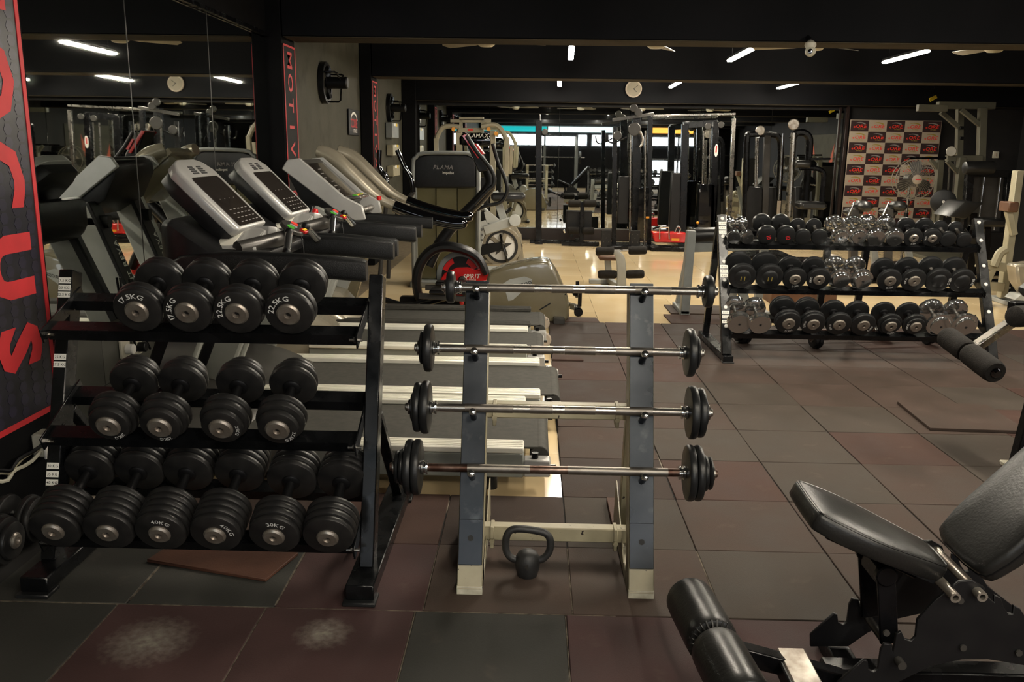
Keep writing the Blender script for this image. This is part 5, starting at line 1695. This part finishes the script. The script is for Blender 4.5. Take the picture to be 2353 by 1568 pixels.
for k in range(3):
    R = Matrix.Rotation(k*2*PI/3+.4, 3, 'Y')
    part('blade', 'gunmetal', t, MB().prism([(.04, -.03), (.12, -.1), (.23, -.09), (.245, .02), (.2, .06), (.04, .03)], c+R @ V((0, -.04, 0)), R @ V((1, .15, 0)), R @ V((0, .2, 1)), .004))
part('motor', 'gunmetal', t, MB().cyl(c+V((0, .03, 0)), c+V((0, .2, 0)), .07, n=16, ch=.01))
part('pole', 'chrome_dull', t, MB().cyl(V((c.x, Y+.12, ZC+.03)), V((c.x, Y+.12, c.z)), .018))
part('collar', 'black_matte', t, MB().cyl((c.x, Y+.12, .65), (c.x, Y+.12, .72), .03))
part('foot', 'black_matte', t, MB().lathe([(0, 0), (.25, 0), (.25, .02), (.05, .06), (0, .06)], (c.x, Y+.12, ZC), (0, 0, 1), 24))

# ---- cream lat station in the far right corner
Y = 12.9
t = thing('lat_station', 'tall cream steel gantry weight station in the far right corner', 'weight machine', base_at(2220, Y))
GF = 'cream_shaded'
B(t, 'top_beam', GF, Y, (2154, 242), (2284, 243), .1, .11)
B(t, 'top_beam', GF, Y-.4, (2108, 248), (2175, 249), .09, .09)
B(t, 'upright', GF, Y+.3, (2206, 245), (2198, 560), .09, .09)
B(t, 'upright', GF, Y-.1, (2258, 248), (2246, 560), .1, .1)
B(t, 'brace', GF, Y+.1, (2162, 258), (2202, 292), .06, .07)
B(t, 'brace', GF, Y-.1, (2208, 252), (2252, 288), .06, .07)
B(t, 'mid_beam', GF, Y-.2, (2174, 364), (2256, 364), .08, .08)
B(t, 'upright', GF, Y-.3, (2210, 362), (2192, 560), .09, .1)
B(t, 'upright', GF, Y-.5, (2160, 368), (2146, 560), .08, .1)
B(t, 'brace', GF, Y-.3, (2176, 370), (2202, 398), .05, .06)
B(t, 'brace', GF, Y-.5, (2138, 366), (2160, 394), .05, .06)
B(t, 'lat_bar', 'black_steel', Y-.55, (2090, 364), (2174, 363), .03, .03)
for px in (2183, 2195):
    C(t, 'guide_rod', 'chrome', Y-.05, (px, 370), (px-8, 500), .014)
for p in ((2210, 294), (2210, 318)):
    part('clamp', 'black_matte', t, MB().box(at(*p, Y+.24), (.05, .02, .045), .004))
part('pulley', 'fan_blade', t, MB().cyl(at(2186, 348, Y-.28), at(2186, 348, Y-.22), .07, n=18, ch=.008))
part('base', GF, t, MB().box((at(2200, 560, Y).x, Y, .015), (.95, 1.1, .05), .006))
part('plate', 'rubber', t, MB().lathe(plate_prof(.165, .04), at(2168, 464, Y-.9), (.25, 1, 0), 28))
part('sleeve', 'chrome_dull', t, MB().cyl(at(2168, 464, Y-.95), at(2168, 464, Y-.5), .02))
B(t, 'support', GF, Y-.6, (2165, 470), (2150, 560), .06, .08)
part('sticker', 'yellow', t, MB().box(at(2144, 226, Y-.05), (.11, .008, .05), .003, Matrix.Rotation(-.5, 3, 'Y')))
part('hanger', 'black_steel', t, MB().cyl(at(2144, 226, Y-.05)+V((0, .005, 0)), V((at(2144, 226, Y).x, Y-.04, ZT)), .004, n=6))

# ---- preacher curl bench
Y = 10.3
t = thing('preacher_bench', 'black padded preacher curl bench behind the right end of the far rack', 'bench', base_at(2225, Y))
part('arm_pad', 'vinyl', t, MB().slab([at(*p, Y) for p in ((2182, 498), (2218, 462), (2262, 466), (2220, 504))], .45), bev=.02, seg=2)
B(t, 'post', 'black_steel', Y+.2, (2235, 490), (2228, 625), .08, .08)
part('seat_pad', 'vinyl', t, MB().box(at(2268, 510, Y+.2), (.3, .34, .1), .03))
B(t, 'post', 'black_steel', Y+.2, (2268, 510), (2264, 625), .07, .07)
part('base', 'black_steel', t, MB().box((at(2240, 640, Y).x, Y+.2, .015), (.9, .1, .05), .005).box((at(2215, 640, Y).x, Y+.2, .015), (.1, .5, .05), .005))

# ---- dark selector machine by the end wall
Y = 11.6
t = thing('selector_machine', 'dark weight machine with a black roll pad and chrome guide rods at far right', 'weight machine', base_at(2275, Y))
roll(t, 'roll_pad', 'vinyl', Y-.2, (2215, 386), (2284, 385), .085)
for px in (2228, 2320):
    B(t, 'upright', 'black_paint', Y, (px, 396), (px-14, 560), .09, .09)
B(t, 'top_beam', 'black_paint', Y, (2226, 398), (2322, 400), .09, .09)
for px in (2262, 2300):
    C(t, 'guide_rod', 'chrome', Y-.02, (px, 405), (px-16, 530), .014)
part('weight_stack', 'black_matte', t, MB().box(at(2270, 575, Y+.02), (.45, .2, .5), .01))
part('shroud', 'gunmetal', t, MB().slab([at(*p, Y+.05) for p in ((2238, 405), (2318, 405), (2304, 540), (2226, 540))], .02))
part('base', 'black_steel', t, MB().box((at(2265, 600, Y).x, Y, .015), (.85, .8, .05), .006))

# ---- cream machine cut by the right edge of the view
Y = 9.1
t = thing('cream_machine', 'cream framed machine with dark panel and curved seat arm at the right edge', 'weight machine', (5.1, Y, ZC))
part('upright', 'cream_frame', t, MB().bar(at(2340, 392, Y), at(2302, 684, Y), .075, .1, .006, up=(0, 1, 0)))
part('panel', 'wall_char', t, MB().slab([at(*p, Y-.02) for p in ((2348, 392), (2420, 392), (2380, 676), (2312, 676))], .04), bev=.004)
for p in ((2350, 405), (2345, 436), (2338, 492), (2327, 578), (2320, 662)):
    part('bolt', 'chrome_dull', t, MB().cyl(at(*p, Y-.035), at(*p, Y-.02), .01, n=8))
part('base', 'light_frame', t, MB().box((at(2350, 690, Y).x, Y, .01), (.5, .5, .045), .006))
TB(t, 'seat_arm', 'cream_frame', Y-.15, ((2312, 573), (2298, 582), (2290, 598), (2284, 612)), .045)
B(t, 'seat_bar', 'cream_frame', Y-.1, (2246, 604), (2310, 615), .09, .08)
B(t, 'strut', 'cream_frame', Y-.1, (2282, 615), (2262, 655), .06, .07)
B(t, 'foot', 'cream_frame', Y-.1, (2250, 656), (2306, 660), .09, .05)
B(t, 'strut', 'cream_frame', Y-.1, (2316, 485), (2330, 540), .06, .06)
part('pad', 'brown_wood', t, MB().box(at(2318, 475, Y-.1), (.1, .2, .1), .01))
part('leg', 'beige_silver', t, MB().slab([at(*p, Y-.6) for p in ((2335, 610), (2420, 600), (2420, 680), (2360, 680), (2340, 650))], .2), bev=.02)
part('foot', 'light_frame', t, MB().slab([at(*p, Y-.65) for p in ((2332, 690), (2345, 678), (2420, 680), (2420, 694))], .2), bev=.004)

# ---- machines on the near side of the room, seen only in the end mirror
for k, (x, yy, lb) in enumerate(((4.6, -1.6, 'black power rack on the near side of the room, seen in the end mirror'), (1.0, -3.4, 'black squat frame near the shop window, seen in the end mirror'))):
    t = thing('power_rack', lb, 'rack', (x, yy, 0), 'frames by the shop window', world=False)
    for sx in (-.6, .6):
        for sy in (-.5, .5):
            part('upright', 'black_paint' if k == 0 else 'grey_frame', t, MB().box((sx, sy, 1.02), (.07, .07, 2.05), .005))
        part('base', 'black_paint', t, MB().box((sx, 0, .03), (.07, 1.1, .06), .005))
    for sy in (-.5, .5):
        part('crossbar', 'black_paint', t, MB().box((0, sy, 2.0), (1.2, .06, .06), .005))
    part('bar', 'chrome_dull', t, MB().cyl((-.95, -.56, 1.2), (.95, -.56, 1.2), .014))
    for s in (-1, 1):
        part('plate', 'rubber', t, MB().cyl((s*.72, -.56, 1.2), (s*.8, -.56, 1.2), .22, n=28, ch=.01))
# ================================================================== adjustable bench in the right foreground
t = thing('adjustable_bench', 'black adjustable weight bench with notched side plates in the right foreground', 'bench', (1.1, 2.25, 0))


def pad(name, o, u, v, outline, th, parent, mat='vinyl'):
    """upholstered pad: outline in (u, v) about o, rounded towards its upper face"""
    o, u, v = V(o), V(u).normalized(), V(v).normalized()
    n = u.cross(v)
    cx = sum(a for a, b in outline)/len(outline)
    cy = sum(b for a, b in outline)/len(outline)
    lo = []
    for z, k in ((-th, .9), (-th, .96), (-th*.85, 1), (-th*.3, 1.0), (-th*.12, .985), (-.003, .955), (0, .92), (.004, .5)):
        lo.append([o+u*(cx+(a-cx)*k)+v*(cy+(b-cy)*k)+n*z for a, b in outline])
    return part(name, mat, parent, MB().loft(lo))


def soft(pts, k=3):
    return [(p.x, p.y) for p in smooth_path([V((a, b, 0)) for a, b in pts], k, True)]


# seat: tilted up towards its free end (left)
hinge = V((1.14, 2.27, .41))
su = V((-.36, .02, .155)).normalized()           # hinge -> free end
sv = V((-.03, -1, 0)).normalized()
if su.cross(sv).z < 0:
    sv = -sv
seat = soft([(-.02, -.07), (-.02, .07), (.04, .1), (.2, .145), (.3, .145), (.375, .125), (.39, .09), (.39, -.09), (.375, -.125), (.3, -.145), (.2, -.145), (.04, -.1)])
sp = pad('seat', hinge+V((0, 0, .012)), su, sv, seat, .055, t)
rim = [(a*.985+.003, b*.97) for a, b in seat]
sn = su.cross(sv)
part('piping', 'vinyl', sp, MB().tube([hinge+V((0, 0, .012))+su*(.185+(a-.185)*.972)+sv*b*.965+sn*(-.004) for a, b in seat], .0035, 6, True))
part('seat_board', 'black_matte', t, MB().prism([(.03, -.09), (.33, -.11), (.33, .11), (.03, .09)], hinge+V((0, 0, -.055)), su, sv, .02))
part('seat_beam', 'black_steel', t, MB().bar(hinge+su*.02-sn*.06, hinge+su*.3-sn*.06, .06, .035, .004))
# backrest rising to the right
bh = V((1.2, 2.25, .45))
far_top = at(2353, 1060, 2.39)
bu = (V((far_top.x, 0, far_top.z))-V((1.218, 0, .42))).normalized()
bv = V((0, 1, 0))
if bu.cross(bv).x > 0:
    bv = -bv
back = soft([(-.02, -.1), (-.02, .1), (.03, .14), (.15, .15), (.6, .15), (.72, .12), (.75, .06), (.75, -.06), (.72, -.12), (.6, -.15), (.15, -.15), (.03, -.14)])
bp_ = pad('backrest', bh+bu*.0, bu, bv, back, .06, t)
bn = bu.cross(bv)
part('stitching', 'black_matte', bp_, MB().tube([bh+bu*(.36+(a-.36)*1.002)+bv*b*1.004-bn*.03 for a, b in back], .0025, 5, True))
part('back_beam', 'black_steel', t, MB().bar(bh+bu*.02-bn*.085, bh+bu*.65-bn*.085, .05, .05, .004))
# notched side plates
pl = [(2150, 1380), (2205, 1337), (2235, 1335), (2262, 1350), (2268, 1372), (2285, 1385), (2285, 1368), (2300, 1375), (2308, 1398), (2318, 1412), (2328, 1412), (2330, 1392), (2345, 1400), (2375, 1450),
      (2440, 1500), (2440, 1560), (2353, 1530), (2270, 1516), (2210, 1517), (2140, 1532), (2070, 1566), (2020, 1600), (1925, 1600), (1925, 1570), (1985, 1517), (1994, 1520), (1996, 1540), (2008, 1545), (2018, 1538),
      (2024, 1495), (2032, 1480), (2048, 1482), (2052, 1500), (2060, 1458), (2072, 1452), (2080, 1470), (2094, 1474), (2104, 1464), (2108, 1425)]
for yy, k in ((2.13, 0), (2.37, 1)):
    pts = [at(*p, 2.13) for p in pl]
    q = [V((p.x, yy, max(p.z, .035))) for p in pts]
    part('side_plate', 'black_matte', t, MB().slab(q, .01), bev=.0015)
for p in ((2245, 1360), (2184, 1362)):
    c = at(*p, 2.13)
    part('hinge_tube', 'cap_steel', t, MB().lathe([(.008, -.03), (.014, -.03), (.014, .28), (.008, .28), (.008, -.03)], c, (0, 1, 0), 16))
for p in ((2206, 1380), (2036, 1454), (2212, 1488), (2340, 1500)):
    c = at(*p, 2.128)
    part('bolt', 'gunmetal', t, MB().cyl(c, c+V((0, -.006, 0)), .009, n=10))
# support strut under the seat
for yy in (2.19, 2.33):
    c0, c1 = at(2010, 1322, 2.19), at(2018, 1478, 2.19)
    part('strut', 'black_steel', t, MB().bar((c0.x+.03, yy, c0.z), (c1.x+.03, yy, c1.z), .012, .05, .003, up=(1, 0, 0)))
    part('strut_eye', 'black_steel', t, MB().cyl((c0.x+.03, yy-.012, c0.z), (c0.x+.03, yy+.012, c0.z), .03, n=18, ch=.004))
c = at(2018, 1488, 2.19)
part('latch_bar', 'gunmetal', t, MB().cyl((c.x+.03, 2.1, c.z), (c.x+.03, 2.42, c.z), .012, n=12))
part('strut_block', 'black_steel', t, MB().bar((.99, 2.26, .35), (.985, 2.26, .41), .12, .05, .006, up=(1, 0, 0)))
# base
part('main_tube', 'black_steel', t, MB().bar((.86, 2.25, .045), (1.9, 2.25, .045), .07, .06, .006))
ft = part('foot_tube', 'cap_steel', t, MB().box((.745, 2.06, .13), (.078, .28, .045), .004))
part('end_plug', 'black_matte', ft, MB().box((.702, 2.06, .125), (.012, .26, .05), .004))
part('front_foot', 'black_steel', t, MB().box((.95, 2.25, .025), (.07, .42, .05), .005))
part('rear_foot', 'black_steel', t, MB().box((1.9, 2.25, .04), (.08, .6, .08), .006))
# foam rollers for the feet, axis running away from the camera
ax = V((-.03, .3, 0)).normalized()
rc = V((.515, 2.12, .2))
for s in (-1, 1):
    a = rc+ax*(.012 if s > 0 else -.26)
    L = .25
    fr_ = part('foam_roller', 'vinyl', t, MB().lathe([(.03, 0), (.055, 0), (.066, .004), (.0705, .014), (.0715, .04), (.0715, L-.04), (.0705, L-.014), (.066, L-.004), (.055, L), (.03, L)], a, ax, 40))
    if s > 0:
        gm = MB()
        u, v_, aa = frame_of(ax)
        for i in range(26):
            an = 2*PI*i/26
            d = u*math.cos(an)+v_*math.sin(an)
            gm.bar(a+d*.05-aa*.003, a+d*.069+aa*.008, .006, .006, .001)
        part('gathered_hem', 'vinyl', fr_, gm)
part('roller_axle', 'black_steel', t, MB().cyl(rc-ax*.28, rc+ax*.28, .018, n=14))
part('roller_arm', 'black_steel', t, MB().bar(rc, (.9, 2.2, .055), .05, .05, .004))

# ================================================================== leg extension unit at the right edge
t = thing('leg_extension', 'leg extension bench with foam rollers reaching in from the right edge', 'bench', (2.6, 4.4, 0))
a, b = V((2.245, 4.09, .485)), V((2.205, 4.52, .565))
d = (b-a).normalized()
mid = a+d*.245
for p, L in ((a, .235), (mid+d*.008, .2)):
    part('foam_roller', 'foam', t, MB().lathe([(.02, 0), (.05, .0), (.056, .01), (.058, .03), (.058, L-.03), (.056, L-.01), (.05, L), (.02, L)], p, d, 24))
part('axle', 'chrome_dull', t, MB().cyl(a-d*.004, b+d*.01, .016))
part('end_cap', 'gloss_black', t, MB().lathe([(0, -.022), (.016, -.02), (.026, -.008), (.027, .004), (0, .004)], a, d, 18))
e = V((2.62, 4.5, .74))
part('arm', 'chrome_dull', t, MB().bar(mid, e, .05, .045, .005))
a2, b2 = V((2.36, 4.28, .78)), V((2.42, 4.75, .72))
a2 = at(2330, 735, 4.35)
d2 = V((.25, .8, .0)).normalized()
part('foam_roller', 'foam', t, MB().lathe([(0, -.09), (.04, -.09), (.053, -.08), (.055, -.06), (.055, .16), (.05, .18), (0, .18)], a2+V((.08, .05, .01)), V((1, .5, -.05)), 24))
part('post', 'black_steel', t, MB().bar((2.43, 4.12, .02), (2.62, 4.3, .75), .06, .06, .005, up=(0, 1, 0)))
part('post', 'black_steel', t, MB().bar((2.62, 4.5, .74), (2.9, 4.6, .02), .06, .06, .005, up=(0, 1, 0)))
part('foot', 'beige_chip', t, MB().box((2.41, 4.11, .012), (.11, .08, .022), .004))
part('bolt', 'gunmetal', t, MB().cyl((2.43, 4.08, .08), (2.43, 4.1, .08), .01, n=8))
part('seat_pad', 'vinyl', t, MB().box((2.95, 4.55, .8), (.6, .4, .08), .03))
part('seat_beam', 'black_steel', t, MB().bar((2.5, 4.5, .74), (3.25, 4.6, .74), .06, .05, .004))
part('rear_leg', 'black_steel', t, MB().bar((3.2, 4.6, .74), (3.25, 4.6, .02), .06, .06, .004, up=(0, 1, 0)).box((3.25, 4.6, .02), (.08, .5, .04), .004))
